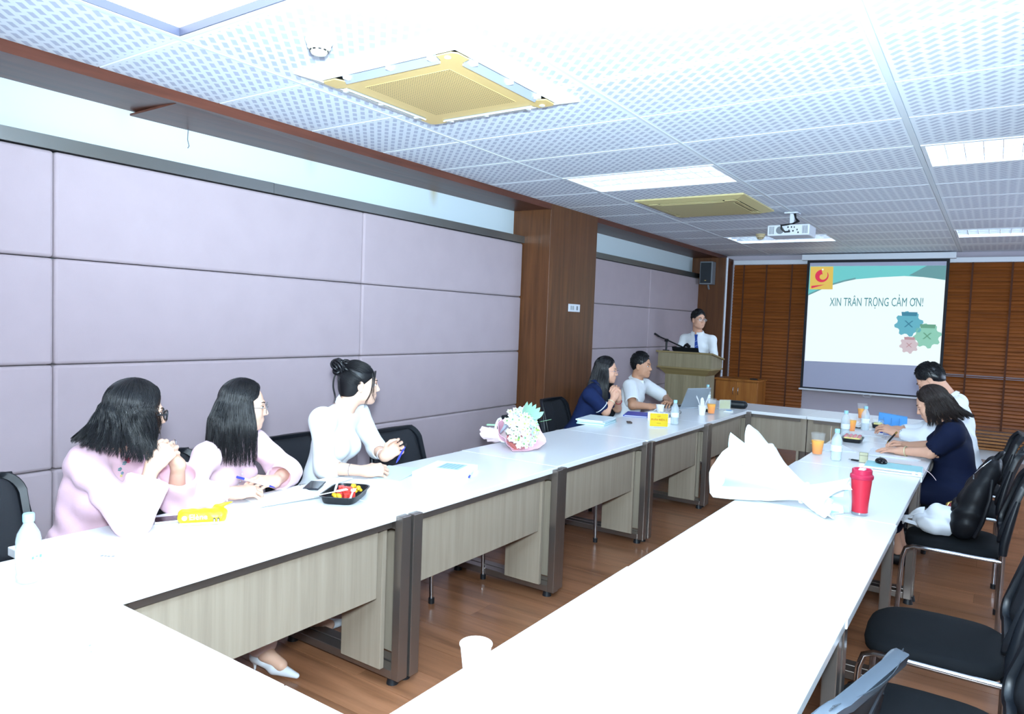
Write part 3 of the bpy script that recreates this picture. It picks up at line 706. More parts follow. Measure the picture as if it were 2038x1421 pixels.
def gear(x, z, r, col, name, n=8):
    m = slide(name, col, .42); P = []
    for k in range(n * 4):
        a = 2 * PI * (k + .5) / (n * 4); rr = r if k % 4 < 2 else r * .8; P.append(at(x + rr * math.cos(a), z + rr * math.sin(a)))
    g = poly(P, .0045, m, 'gear', parent=sl)
    m2 = slide(name + ' mark', {'b': '5aa8c4', 'g': '86c9a8', 'p': 'e8b9c0'}[name[-1]], .35)
    for a in (PI / 4, -PI / 4):
        c, s_ = math.cos(a) * r * .36, math.sin(a) * r * .36; w_ = r * .06
        poly([at(x - c - w_, z - s_), at(x - c + w_, z - s_), at(x + c + w_, z + s_), at(x + c - w_, z + s_)], .0056, m2, 'gear_mark', parent=g)
    poly([at(x - r * .5, z + r * .62), at(x + r * .5, z + r * .62), at(x + r * .55, z + r * .92), at(x - r * .55, z + r * .92)], .0056, m2, 'gear_mark', parent=g)
gear(-.965, 1.69, .17, '79cfe2', 'slide gear b'); gear(-.745, 1.54, .165, 'a9ecd2', 'slide gear g'); gear(-.945, 1.41, .115, 'f3dfe4', 'slide gear p')

# ---- thin wire hanging from the cornice
tag(MB().tube([(-3.87, 2.345, 2.595), (-3.872, 2.338, 2.56), (-3.872, 2.335, 2.51), (-3.872, 2.345, 2.475), (-3.87, 2.336, 2.462)], .0022, 6).build('loose_wire', mat('wire', '59616b', .6), smooth=60), 'thin wire end hanging from the wooden cornice', 'wire')
# ================================================================ IMPLICIT-SURFACE BODIES
def v3(*a): return np.array(a if len(a) > 1 else a[0], float)
def unit(v): v = np.asarray(v, float); return v / (np.linalg.norm(v) + 1e-12)
class SDF:
    """union of round cones and ellipsoids, blended smoothly, meshed on a sparse lattice"""
    def __init__(s): s.P = []
    def cone(s, a, b, ra, rb=None, k=.02, lab=0): s.P.append(('c', v3(a), v3(b), ra, ra if rb is None else rb, k, lab)); return s
    def chain(s, pts, rr, k=.02, lab=0):
        for i in range(len(pts) - 1): s.cone(pts[i], pts[i + 1], rr[i], rr[i + 1], k, lab)
        return s
    def ell(s, c, r, B=None, k=.02, lab=0): s.P.append(('e', v3(c), v3(r), np.eye(3) if B is None else np.asarray(B, float), 0, k, lab)); return s
    def cut(s, c, r, B=None, k=.01): s.P.append(('s', v3(c), v3(r), np.eye(3) if B is None else np.asarray(B, float), 0, k, -1)); return s
    def bbox(s):
        lo = []; hi = []
        for p in s.P:
            if p[0] == 'c': r = max(p[3], p[4]); lo.append(np.minimum(p[1], p[2]) - r); hi.append(np.maximum(p[1], p[2]) + r)
            elif p[0] == 'e': r = p[2].max(); lo.append(p[1] - r); hi.append(p[1] + r)
        return np.min(lo, 0), np.max(hi, 0)
    def eval(s, X, pad):
        n = len(X); d = np.full(n, .5, np.float32); lab = np.zeros(n, np.int16); best = np.full(n, 9., np.float32)
        for p in s.P:
            m = pad + p[5] + .02
            if p[0] == 'c': r = max(p[3], p[4]); lo = np.minimum(p[1], p[2]) - r - m; hi = np.maximum(p[1], p[2]) + r + m
            else:
                e = np.abs(p[3]) @ p[2]; lo = p[1] - e - m; hi = p[1] + e + m
            ix = np.nonzero(((X > lo.astype(np.float32)) & (X < hi.astype(np.float32))).all(1))[0]
            if not len(ix): continue
            Q = X[ix]
            if p[0] == 'c':
                ab = (p[2] - p[1]).astype(np.float32); L2 = float(ab @ ab) + 1e-12
                t = np.clip((Q - p[1].astype(np.float32)) @ ab / L2, 0, 1); dd = np.linalg.norm(Q - p[1].astype(np.float32) - t[:, None] * ab, axis=1) - (p[3] + (p[4] - p[3]) * t)
            else:
                q = (Q - p[1].astype(np.float32)) @ p[3].astype(np.float32); k0 = np.linalg.norm(q / p[2].astype(np.float32), axis=1); k1 = np.linalg.norm(q / (p[2] ** 2).astype(np.float32), axis=1); dd = k0 * (k0 - 1) / (k1 + 1e-9)
            k = p[5]; a = d[ix]
            if p[0] == 's':
                h = np.maximum(k - np.abs(a + dd), 0) / k; d[ix] = np.maximum(a, -dd) + h * h * k / 4
            else:
                h = np.maximum(k - np.abs(a - dd), 0) / k; d[ix] = np.minimum(a, dd) - h * h * k / 4
                w = dd < best[ix]; jx = ix[w]; best[jx] = dd[w]; lab[jx] = p[6]
        return d, lab
    def mesh(s, h, warp=None):
        lo, hi = s.bbox(); lo = lo - 3 * h - .03; H = 4 * h; n = np.ceil((hi + .03 - lo) / H).astype(int) + 2
        g = np.stack(np.meshgrid(*[np.arange(k) for k in n], indexing='ij'), -1).reshape(-1, 3)
        X = (lo + (g + .5) * H).astype(np.float32); d, _ = s.eval(X, 1.6 * H)
        if warp: d = d + warp(X)
        act = g[np.abs(d) < 1.35 * H]
        o = np.stack(np.meshgrid(*[np.arange(5)] * 3, indexing='ij'), -1).reshape(-1, 3)
        S = (n * 4 + 8); key = lambda q: (q[..., 0] * S[1] + q[..., 1]) * S[2] + q[..., 2]
        vk = np.unique(key((act[:, None] * 4 + o[None]).reshape(-1, 3)))
        vi = np.stack([vk // (S[1] * S[2]), vk // S[2] % S[1], vk % S[2]], -1)
        X = (lo + vi * h).astype(np.float32); d, lab = s.eval(X, .02)
        if warp: d = d + warp(X)
        o4 = np.stack(np.meshgrid(*[np.arange(4)] * 3, indexing='ij'), -1).reshape(-1, 3)
        cells = (act[:, None] * 4 + o4[None]).reshape(-1, 3)
        c8 = np.stack(np.meshgrid(*[[0, 1]] * 3, indexing='ij'), -1).reshape(-1, 3)
        ci = np.searchsorted(vk, key(cells[:, None] + c8[None])); cd = d[ci]; neg = cd < 0
        mix = neg.any(1) & ~neg.all(1); cells = cells[mix]; ci = ci[mix]; cd = cd[mix]
        E = [(a, b) for a in range(8) for b in range(8) if a < b and np.abs(c8[a] - c8[b]).sum() == 1]
        acc = np.zeros((len(cells), 3)); cnt = np.zeros(len(cells))
        for a, b in E:
            A, B = cd[:, a], cd[:, b]; w = (A < 0) != (B < 0); t = np.where(w, A / np.where(w, A - B, 1), 0)
            acc += w[:, None] * (c8[a] + t[:, None] * (c8[b] - c8[a])); cnt += w
        V = lo + (cells + acc / cnt[:, None]) * h
        vl = np.array(lab)[ci[np.arange(len(ci)), np.abs(cd).argmin(1)]]
        ck = key(cells); order = np.argsort(ck); cks = ck[order]
        F = []
        for ax in range(3):
            e = np.zeros(3, int); e[ax] = 1; u = np.roll(e, 1); w = np.roll(e, 2)
            j = np.searchsorted(vk, key(vi + e)); j = np.clip(j, 0, len(vk) - 1); ok = vk[j] == key(vi + e)
            sg = (d < 0) != (d[j] < 0); q = np.nonzero(ok & sg)[0]
            quad = []
            good = np.ones(len(q), bool)
            for du, dw in ((0, 0), (1, 0), (1, 1), (0, 1)):
                kk = key(vi[q] - du * u - dw * w); p = np.clip(np.searchsorted(cks, kk), 0, len(cks) - 1); good &= cks[p] == kk; quad.append(order[p])
            quad = np.stack(quad, -1)[good]; fl = (d[q] >= 0)[good]
            quad[fl] = quad[fl][:, ::-1]; F.append(quad)
        F = np.concatenate(F)
        return V, F, vl
    def build(s, name, h, mats, parent, warp=None, smooth_it=0):
        V, F, vl = s.mesh(h, warp)
        for _ in range(smooth_it):
            A = np.zeros_like(V); c = np.zeros(len(V))
            for a, b in ((0, 1), (1, 2), (2, 3), (3, 0)):
                np.add.at(A, F[:, a], V[F[:, b]]); np.add.at(A, F[:, b], V[F[:, a]]); np.add.at(c, F[:, a], 1); np.add.at(c, F[:, b], 1)
            V = V * .4 + .6 * A / c[:, None]
        off = wloc(parent)
        ms = mats if isinstance(mats, (list, tuple)) else [mats]
        me = npmesh(name, V - off, F, ms, vl[F[:, 0]] if len(ms) > 1 else None)
        return put(name, me, parent)
def wloc(o):
    v = np.zeros(3)
    while o is not None: v += np.array(o.location); o = o.parent
    return v
def strands(name, P, r, m, parent, tip=.25, sides=3):
    """hair: P (n strands, m points, 3) swept as thin tapering tubes in one mesh"""
    n, k = P.shape[:2]
    T = np.gradient(P, axis=1); T /= np.linalg.norm(T, axis=2, keepdims=True) + 1e-9
    ref = np.array([.31, .52, .79]); A = np.cross(T, ref); A /= np.linalg.norm(A, axis=2, keepdims=True) + 1e-9; B = np.cross(T, A)
    t = np.linspace(0, 1, k); prof = np.minimum(1, (1 - t) / (1 - .6)) * (1 - tip) + tip
    rr = (np.asarray(r).reshape(-1, 1) * prof[None])[..., None]
    ring = [P + rr * (A * math.cos(2 * PI * j / sides) + B * math.sin(2 * PI * j / sides)) for j in range(sides)]
    V = np.stack(ring, 2).reshape(-1, 3); idx = np.arange(n * k * sides).reshape(n, k, sides)
    F = []
    for j in range(sides):
        a, b = idx[:, :-1, j], idx[:, :-1, (j + 1) % sides]; c, d = idx[:, 1:, (j + 1) % sides], idx[:, 1:, j]
        F.append(np.stack([a, b, c, d], -1).reshape(-1, 4))
    me = npmesh(name, V - wloc(parent), np.concatenate(F), m)
    return put(name, me, parent)

# ---------------------------------------------------------------- materials of people
M_skin = mat('fair skin', 'dcb39c', .5, spec=.35, sss=.08); M_skin2 = mat('tan skin', 'b98a6e', .5, spec=.35, sss=.06); M_skin3 = mat('warm skin', 'cf9f86', .5, spec=.35, sss=.06)
M_lip = mat('lips', 'b4495a', .4); M_lip2 = mat('pale lips', 'b07468', .45); M_eyewhite = mat('eye', 'ded9d6', .25); M_iris = mat('iris', '17110f', .2); M_brow = mat('brow', '2a211e', .8)
M_nail = mat('nail', 'e6c6bf', .3)
def hair_mat(name, col, rough=.38, spec=.5):
    m = mat(name, col, rough, spec=spec); bsdf(m)['Anisotropic'].default_value = .4; return m
M_hair = hair_mat('black hair', '0d0d11', .36, .5); M_hairbrown = hair_mat('dark brown hair', '20140f', .38, .45)
def face_frame(f, u=(0, 0, 1)):
    f = unit(f); r = unit(np.cross(f, u)); u = np.cross(r, f); return np.stack([r, f, u], 1)      # columns right, forward, up
def head(S, c, B, s=1.0, female=True, lab=0):
    """adds skull, face, nose, ears to the body field; returns local->world"""
    g = lambda x, y, z: c + B @ (np.array([x, y, z]) * s)
    def E(p, r, k=.018): S.ell(g(*p), np.array(r) * s, B, k * s, lab)
    E((0, -.012, .032), (.073, .092, .086), .02)
    E((0, .030, -.020), (.064, .060, .088), .03)
    E((0, .045, -.078), (.046 if female else .052, .040, .032), .03)
    E((0, .066, -.098), (.020 if female else .026, .020, .016), .02)
    for q in (-1, 1):
        E((q * .036, .056, -.034), (.026, .026, .026), .022)
        E((q * .052, .02, -.06), (.016, .03, .03), .02)
        S.cone(g(q * .012, .086, .022), g(q * .044, .074, .020), .008 * s, .007 * s, .012 * s, lab)
        S.cut(g(q * .031, .099, .0), np.array([.017, .014, .011]) * s, B, .012 * s)
        E((q * .076, -.008, -.008), (.008, .018, .030), .006)
        S.cut(g(q * .086, -.002, -.006), np.array([.006, .010, .018]) * s, B, .005 * s)
        E((q * .0765, -.004, -.034), (.006, .009, .010), .006)
    S.cone(g(0, .086, .008), g(0, .104, -.030), .0065 * s, .0105 * s, .012 * s, lab)
    for q in (-1, 1): S.ell(g(q * .011, .094, -.034), np.array([.008, .009, .007]) * s, B, .008 * s, lab)
    S.ell(g(0, .084, -.062), np.array([.022, .011, .013]) * s, B, .014 * s, lab)
    return g
def face_parts(t, g, s, B, female, lips, closed=None):
    off = np.array(t.location)
    def gl(*p): return tuple(g(*p) - off)
    EB = Matrix([list(map(float, r_)) for r_ in B])
    for q in (-1, 1):
        e = MB(); e.blob((0, 0, 0), (.0135 * s, .0085 * s, .0066 * s), 14, EB); e.V = [tuple(np.array(v) + np.array(gl(q * .031, .0785, .0005))) for v in e.V]; eo = e.build('eye', closed or M_eyewhite, t, smooth=180)
        if closed: eo.scale = (1, 1, 1)
        i = MB(); i.blob((0, 0, 0), (.0058 * s, .0035 * s, .0060 * s), 10, EB); i.V = [tuple(np.array(v) + np.array(gl(q * .0305, .0847, .0008))) for v in i.V]
        if not closed: i.build('iris', M_iris, eo, smooth=180)
        lid = MB(); pts = []
        for a in np.linspace(-1, 1, 7): pts.append(gl(q * .031 + a * .015, .0875 - .006 * a * a, .0062 - .004 * a * a))
        if closed: pts = [gl(q * .031 + a * .015, .0880 - .006 * a * a, -.004 - .003 * (1 - a * a)) for a in np.linspace(-1, 1, 7)]
        lid.tube(pts, [.0008 * s, .0016 * s, .0020 * s, .0022 * s, .0020 * s, .0016 * s, .0008 * s], 5).build('eyelid', M_brow, t, smooth=180)
        bt = MB(); pts = [gl(q * (.014 + .034 * a), .0925 - .016 * a * a, .021 + .006 * math.sin(a * 2.4)) for a in np.linspace(0, 1, 6)]
        bt.tube(pts, [.0020 * s, .0030 * s, .0030 * s, .0026 * s, .0020 * s, .0009 * s] if female else [.003 * s, .004 * s, .004 * s, .0036 * s, .003 * s, .0014 * s], 5).build('eyebrow', M_brow, t, smooth=180)
    for z, w, r in ((-.0575, .021, .0040), (-.0660, .018, .0048)):
        lp_ = MB(); pts = [gl(a * w, .0925 - .010 * a * a, z + (.0012 if z > -.06 else -.0) * abs(a)) for a in np.linspace(-1, 1, 7)]
        lp_.tube(pts, [.0012 * s] + [r * s * .8, r * s, r * s, r * s, r * s * .8] + [.0012 * s], 6).build('lips', lips, t, smooth=180)
def glasses(t, g, s, m, r=.003, w=.025, hgt=.019, lens=True):
    off = np.array(t.location); gl = lambda *p: tuple(g(*p) - off)
    b = MB()
    for q in (-1, 1):
        b.tube([gl(q * (.033 + w * math.cos(a)), .106 - .004 * abs(math.cos(a)), -.004 + hgt * math.sin(a)) for a in np.linspace(0, 2 * PI, 18, endpoint=False)], r, 6, closed=True)
        b.tube([gl(q * .058, .102, .002), gl(q * .074, .085, .003), gl(q * .077, .0, .0)], r * .9, 6)
    b.tube([gl(-.009, .107, .0), gl(0, .110, .003), gl(.009, .107, .0)], r, 6)
    o = b.build('glasses', m, t, smooth=60)
    if lens:
        lm = mat('lens', 'f4f8fa', .05, spec=.5, alpha=.16)
        l = MB()
        for q in (-1, 1): l.add([gl(q * (.033 + w * .96 * math.cos(a)), .1055 - .004 * abs(math.cos(a)), -.004 + hgt * .96 * math.sin(a)) for a in np.linspace(0, 2 * PI, 18, endpoint=False)], [tuple(range(18))])
        l.build('lens', lm, o)
def hand(S, wrist, d, n, side, curl=(.5, .5, .5, .5), spread=.10, s=1.0, thumb=.5, lab=0, forearm_r=.024, thumb_out=.7):
    """palm and five fingers. d: direction of the fingers, n: normal out of the back of the hand,
    side: +1 when the thumb lies towards cross(d,n)"""
    d = unit(d); n = unit(n - d * np.dot(n, d)); x = np.cross(d, n) * side
    wrist = v3(wrist); P = lambda a, b, c: wrist + (x * a + d * b + n * c) * s
    kn = [(.030, .082, .0), (.010, .088, .003), (-.011, .085, .002), (-.030, .076, -.002)]
    for (a, b, c), r in zip(kn, (.0115, .0118, .0112, .010)):
        S.cone(P(a * .55, .008, 0), P(a, b, c), .0155 * s, r * s, .014 * s, lab)
    S.cone(P(.024, .03, -.004), P(-.02, .03, -.004), .014 * s, .013 * s, .014 * s, lab)
    Ls = [(.042, .025, .020), (.046, .029, .021), (.043, .027, .020), (.034, .021, .018)]
    tips = []
    for i, ((a, b, c), ls) in enumerate(zip(kn, Ls)):
        cu = curl[i]; ang = 0; p = P(a, b, c); r = (.0092, .0094, .0090, .0080)[i] * s; lat = spread * (1.5 - i) / 1.5
        for j, l in enumerate(ls):
            ang += cu * (.75, .85, .55)[j]; dirv = (d * math.cos(ang) - n * math.sin(ang)) + x * lat * (1 if j == 0 else .4)
            q = p + unit(dirv) * l * s; S.cone(p, q, r, r * .9, .0045 * s, lab); p = q; r *= .9
        tips.append((p, unit(dirv)))
    tb = P(.022, .018, -.006); t1 = tb + unit(x * thumb_out + d * .75 - n * .35 * (.5 + thumb)) * .042 * s
    t2 = t1 + unit(x * (thumb_out * .5 - thumb * .5) + d * .95 - n * .45 * thumb) * .033 * s; t3 = t2 + unit(x * (.05 - thumb * .7) + d - n * .5 * thumb) * .026 * s
    S.cone(tb, t1, .0145 * s, .0115 * s, .012 * s, lab); S.cone(t1, t2, .0110 * s, .0100 * s, .005 * s, lab); S.cone(t2, t3, .0098 * s, .0080 * s, .004 * s, lab)
    return tips, t3
def folds(*waves):
    """cloth creases: each wave (direction, frequency, amplitude, centre, radius)"""
    W_ = [(unit(d).astype(np.float32), f, a, v3(c).astype(np.float32), r, ph) for d, f, a, c, r, ph in waves]
    def w(X):
        o = np.zeros(len(X), np.float32)
        for d, f, a, c, r, ph in W_:
            q = np.exp(-((X - c) ** 2).sum(1) / (r * r)); o += a * q * np.sin((X @ d) * f + ph + 2.2 * np.sin(X[:, 2] * 17 + X[:, 1] * 11))
        return o
    return w
def hang_hair(c, B, s, n, az, length, flare, wave=.004, curl=0, k=18, part=.0, lift=.0, down=(0, 0, -1), out=.0, seed=1, clump=16, bunch=.45, grow=1.0, start=(.15, 1.0), cap=(.083, .100, .094), cz=.034):
    """strands from the crown, over the skull, then hanging; az(n)->azimuth from the face (rad, signed)"""
    rg = np.random.default_rng(seed); A = np.sort(az(rg, n)); t0 = rg.uniform(start[0], start[1], n); dn = unit(down)
    Ln = length(A, rg); P = np.zeros((n, k, 3)); th = rg.uniform(.94, 1.0, n) * grow; ncl = max(8, n // clump); cl = np.minimum((np.arange(n) * ncl // n + rg.integers(0, 3, n)), ncl - 1); ph = rg.uniform(0, 6.28, ncl)[cl] + rg.normal(0, .25, n); ju = rg.normal(0, 1, (n, 2))
    cap = np.array(cap) * s
    kk = k // 2
    e0 = PI / 2 * (.50 + .50 * t0); fr_ = np.clip((math.radians(108) - np.abs(A)) / math.radians(45), 0, 1) * math.radians(58) * rg.uniform(.1, 1, n); e0 = np.where(fr_ > .3, PI / 2 * (.40 + .6 * t0), e0)
    for i in range(kk):
        e = e0 * (1 - i / (kk - 1))
        Ai = A - np.sign(A) * fr_ * (1 - i / (kk - 1))
        x = np.sin(Ai) * np.cos(e) * cap[0] * th; y = np.cos(Ai) * np.cos(e) * cap[1] * th; z = np.sin(e) * cap[2] * th
        P[:, i] = np.stack([x + part * s * 0, y - .014 * s, z + cz * s], -1)
    W_ = c + P @ B.T
    rad = np.stack([np.sin(A), np.cos(A), np.zeros(n)], -1) @ B.T; rad -= rad @ dn[:, None] * dn; rad /= np.linalg.norm(rad, axis=1, keepdims=True)
    tang = np.cross(rad, dn)
    base = W_[:, kk - 1].copy()
    for i in range(kk, k):
        q = (i - kk + 1) / (k - kk)
        off = (flare(q, A) + 0 * A)[:, None]
        drop = Ln * q
        curlv = curl * (max(0, q - .62) ** 1.5 * 4.6)
        W_[:, i] = base + dn * drop[:, None] + rad * (off + (curlv * (.6 + .5 * np.sin(ph)))[:, None] + (lift * q)) + tang * (wave * np.sin(q * 7 + ph) + .004 * ju[:, 0] * q)[:, None] + rad * (wave * .7 * np.cos(q * 6 + ph))[:, None]
    for i in range(kk, k):
        q = (i - kk + 1) / (k - kk); m = np.zeros((ncl, 3)); c_ = np.bincount(cl, minlength=ncl)[:, None] + 1e-6
        for a in range(3): m[:, a] = np.bincount(cl, W_[:, i, a], ncl)
        W_[:, i] += (m[cl] / c_[cl] - W_[:, i]) * bunch * q ** 2.2
    return W_
# ================================================================ POSES (world metres): joints of the eight people
SPEC = {
 'w1': dict(pel=(-2.96, 1.345, .54), neck=(-2.80, 1.395, 1.015), hd=(-2.69, 1.430, 1.150), f=(.30, .95, -.10), sR=(-2.78, 1.285, .962), sL=(-2.86, 1.535, .970), eR=(-2.53, 1.335, .782), eL=(-2.70, 1.60, .785), wR=(-2.575, 1.432, .960), wL=(-2.615, 1.555, .940), hs=.94),
 'w2': dict(pel=(-3.02, 1.90, .53), neck=(-2.84, 1.955, .985), hd=(-2.785, 1.968, 1.122), f=(.60, .80, -.06), sR=(-2.81, 1.805, .912), sL=(-2.90, 2.105, .925), eR=(-2.71, 1.640, .785), eL=(-2.76, 2.185, .790), wR=(-2.625, 1.812, .780), wL=(-2.66, 2.045, .785), hs=.93),
 'w3': dict(pel=(-2.98, 2.56, .53), neck=(-2.85, 2.610, 1.05), hd=(-2.80, 2.690, 1.182), f=(.60, .80, -.04), sR=(-2.80, 2.435, 1.010), sL=(-2.91, 2.775, 1.005), eR=(-2.735, 2.400, .782), eL=(-2.85, 2.880, .795), wR=(-2.555, 2.505, .775), wL=(-2.71, 2.795, .785), hs=.93),
 'w4': dict(pel=(-3.03, 5.52, .53), neck=(-2.92, 5.675, .985), hd=(-2.87, 5.750, 1.130), f=(.965, .26, -.05), sR=(-2.88, 5.470, .925), sL=(-2.93, 5.810, .930), eR=(-2.77, 5.570, .782), eL=(-2.80, 5.860, .785), wR=(-2.735, 5.650, .905), wL=(-2.735, 5.740, .890), hs=.95),
 'm5': dict(pel=(-3.03, 6.52, .53), neck=(-2.97, 6.63, .985), hd=(-2.915, 6.610, 1.140), f=(.985, .05, -.02), sR=(-2.935, 6.405, .940), sL=(-2.960, 6.830, .925), eR=(-2.79, 6.170, .790), eL=(-2.83, 7.05, .800), wR=(-2.685, 6.33, .775), wL=(-2.67, 6.80, .785), hs=1.0),
 'm6': dict(pel=(-3.21, 9.06, .98), neck=(-3.222, 9.05, 1.455), hd=(-3.205, 9.00, 1.640), f=(.80, -.60, -.02), sR=(-3.405, 9.06, 1.385), sL=(-3.025, 9.05, 1.385), eR=(-3.47, 8.98, 1.13), eL=(-2.955, 8.96, 1.14), wR=(-3.30, 8.76, 1.175), wL=(-3.00, 8.74, 1.175), hs=1.0),
 'w7': dict(pel=(-.145, 5.50, .54), neck=(-.215, 5.475, .970), hd=(-.325, 5.49, 1.098), f=(-.90, -.02, -.45), sR=(-.205, 5.66, .925), sL=(-.190, 5.315, .930), eR=(-.325, 5.72, .790), eL=(-.305, 5.325, .795), wR=(-.470, 5.600, .785), wL=(-.472, 5.385, .775), hs=.95),
 'm8': dict(pel=(-.13, 6.22, .55), neck=(-.245, 6.215, 1.080), hd=(-.385, 6.22, 1.215), f=(-.80, .10, -.60), sR=(-.215, 6.42, 1.045), sL=(-.205, 6.02, 1.045), eR=(-.42, 6.47, .80), eL=(-.40, 6.03, .80), wR=(-.60, 6.34, .80), wL=(-.58, 6.12, .80), hs=1.0),
}
# ================================================================ THE EIGHT PEOPLE
M_pink = cloth_mat('pale pink linen', 'e6bfcd', .9, scale=500, bs=.3, var=.05, big=3); M_pink2 = cloth_mat('pale pink cloth', 'eccbd6', .9, scale=500, bs=.25, var=.04)
M_ivory = cloth_mat('white silk', 'e6eaee', .6, scale=500, bs=.12, var=.02); M_shirtw = cloth_mat('white shirt', 'e2e6ea', .8, scale=800, bs=.15, var=.02)
M_navy = cloth_mat('navy polo', '17244a', .85, scale=700, bs=.25, var=.08, sheen=0); M_navyd = cloth_mat('navy dress', '0d1630', .8, scale=700, bs=.2, var=.08, sheen=0)
M_trouser = cloth_mat('dark trousers', '171a22', .85, scale=700, var=.08); M_pale = cloth_mat('pale trousers', 'dcc6c6', .85, scale=600, var=.05)
M_whitetrim = cloth_mat('white trim', 'd8dde4', .8)
M_shoew = mat('white leather', 'dfe4ea', .3, coat=.3); M_shoeb = mat('brown leather', '4e2a1f', .3, coat=.4); M_shoek = mat('black leather', '15161a', .4)
def torso_frame(s):
    r = unit(v3(s['sR']) - v3(s['sL'])); u = unit(v3(s['neck']) - v3(s['pel'])); f = unit(np.cross(u, r)); u = np.cross(r, f); return np.stack([r, f, u], 1)
def add_torso(S, s, g, female, lab=0, k=.04):
    """g: extra thickness over the body"""
    B = torso_frame(s); pel, nk = v3(s['pel']), v3(s['neck']); H = np.linalg.norm(nk - pel); at = lambda t, fwd=0, x=0: pel + (nk - pel) * t + B[:, 1] * fwd + B[:, 0] * x
    wd = s.get('w', 1.0)
    S.ell(at(.02), (.160 * wd + g, .120 * wd + g, .115 + g), B, k, lab)
    S.ell(at(.32), ((.118 if female else .138) * wd + g, (.090 if female else .100) * wd + g, .15), B, k, lab)
    S.ell(at(.66), ((.132 if female else .152) * wd + g, (.090 if female else .105) * wd + g, .17 + g), B, k, lab)
    if female:
        for q in (-1, 1): S.ell(at(.64, .070 * wd, q * .062), (.058 + g * .8, .055 + g * .8, .060 + g * .8), B, .035, lab)
    S.cone(s['sR'], s['sL'], .040 + g, .040 + g, .05, lab)
    for q in ('sR', 'sL'): S.cone(at(.93), np.array(s[q]) * .9 + at(.93) * .1, .038 + g, .038 + g, .05, lab)
    return B, at
def body(t, key, skin, female, hands_, h=.004, legs=None, shoe_skin=False):
    s = SPEC[key]; S = SDF(); B, at = add_torso(S, s, -.004, female)
    hB = face_frame(s['f']); hs = s['hs']; hc = v3(s['hd']); g = head(S, hc, hB, hs, female)
    S.cone(g(0, -.022, -.055), at(.96, .0), .050 * (1 if female else 1.12), .056 * (1 if female else 1.12), .03)
    q = 1 if female else 1.13
    for a in 'RL':
        S.cone(s['s' + a], s['e' + a], .043 * q, .035 * q, .03); S.cone(s['e' + a], s['w' + a], .037 * q, .0245 * q, .02)
        hd_ = hands_[a]; dd = unit(v3(hd_['d']))
        S.cone(s['w' + a], v3(s['w' + a]) + dd * .02, .0245 * q, .022 * q, .02)
        hd_['res'] = hand(S, s['w' + a], hd_['d'], hd_['n'], -1 if a == 'R' else 1, hd_.get('curl', (.5,) * 4), hd_.get('spread', .08), hd_.get('s', .97 if female else 1.04), hd_.get('thumb', .5), 0, .024, hd_.get('out', .7))
    for lg in legs or []:
        S.chain(lg, (.07, .052, .034, .030), .03)
    S.build('body', h, skin, t)
    return g, hB, B, at
def sleeve(S, s, a, upto, r0, r1, r2, k=.03, lab=0, open_=True):
    """sleeve along upper arm and forearm; upto 0..1 shoulder-elbow, 1..2 elbow-wrist"""
    sh, el, wr = v3(s['s' + a]), v3(s['e' + a]), v3(s['w' + a])
    if upto <= 1:
        e = sh + (el - sh) * upto; S.cone(sh, e, r0, r1, k, lab); d = unit(el - sh); r = r1
    else:
        e = el + (wr - el) * (upto - 1); S.cone(sh, el, r0, r1, k, lab); S.cone(el, e, r1, r2, k, lab); d = unit(wr - el); r = r2
    if open_:
        z = d; x = unit(np.cross(z, (.3, .5, .8))); y = np.cross(z, x)
        S.cut(e + d * r * .75, (r * 1.25, r * 1.25, r * .62), np.stack([x, y, z], 1), .006)
        S.cut(e + d * r * .1, (r * .82, r * .82, r * .9), np.stack([x, y, z], 1), .006)
    return e, d
def collar(t, c, up, fw, r, m, h=.045, gap=.35, flare=.018, name='collar', tilt=.0):
    c = v3(c) - np.array(t.location); up = unit(up); fw = unit(fw - up * np.dot(fw, up)); rt = np.cross(fw, up)
    def fn(u, v):
        a = gap + (2 * PI - 2 * gap) * u; fr = max(0, math.cos(a)) ** 2
        if v < .4: rr, z = r, h * v / .4
        else: q = (v - .4) / .6; rr, z = r + .004 + flare * q, h - (h * (.75 + .55 * fr)) * q
        return c + (fw * math.cos(a) + rt * math.sin(a)) * rr + up * (z + tilt * (-math.cos(a)) * 1)
    b = MB(); b.grid(fn, 28, 6, .002); return b.build(name, m, t, smooth=50)
def hair_cap(S, g, hB, s, cut=(0, .098, -.050), cr=(.072, .072, .104), grow=1.0):
    S.ell(g(0, -.016, .036), np.array([.081, .099, .091]) * s * grow, hB, .01)
    S.ell(g(0, -.050, -.02), np.array([.070, .058, .075]) * s * grow, hB, .03)
    S.cut(g(*cut), np.array(cr) * s, hB, .008)
def legs_mesh(t, s, kneeR, kneeL, ankR, ankL, m, name='trousers', r=(.085, .062, .045), h=.010):
    S = SDF(); B = torso_frame(s); pel = v3(s['pel'])
    for q, kn, an in ((1, kneeR, ankR), (-1, kneeL, ankL)):
        hip = pel + B[:, 0] * q * .085 + np.array([0, 0, -.015]); S.cone(hip, kn, r[0], r[1], .04); S.cone(kn, an, r[1] * .95, r[2], .03)
    S.ell(pel + np.array([0, 0, .01]), (.165, .13, .10), B, .05)
    return S.build(name, h, m, t)
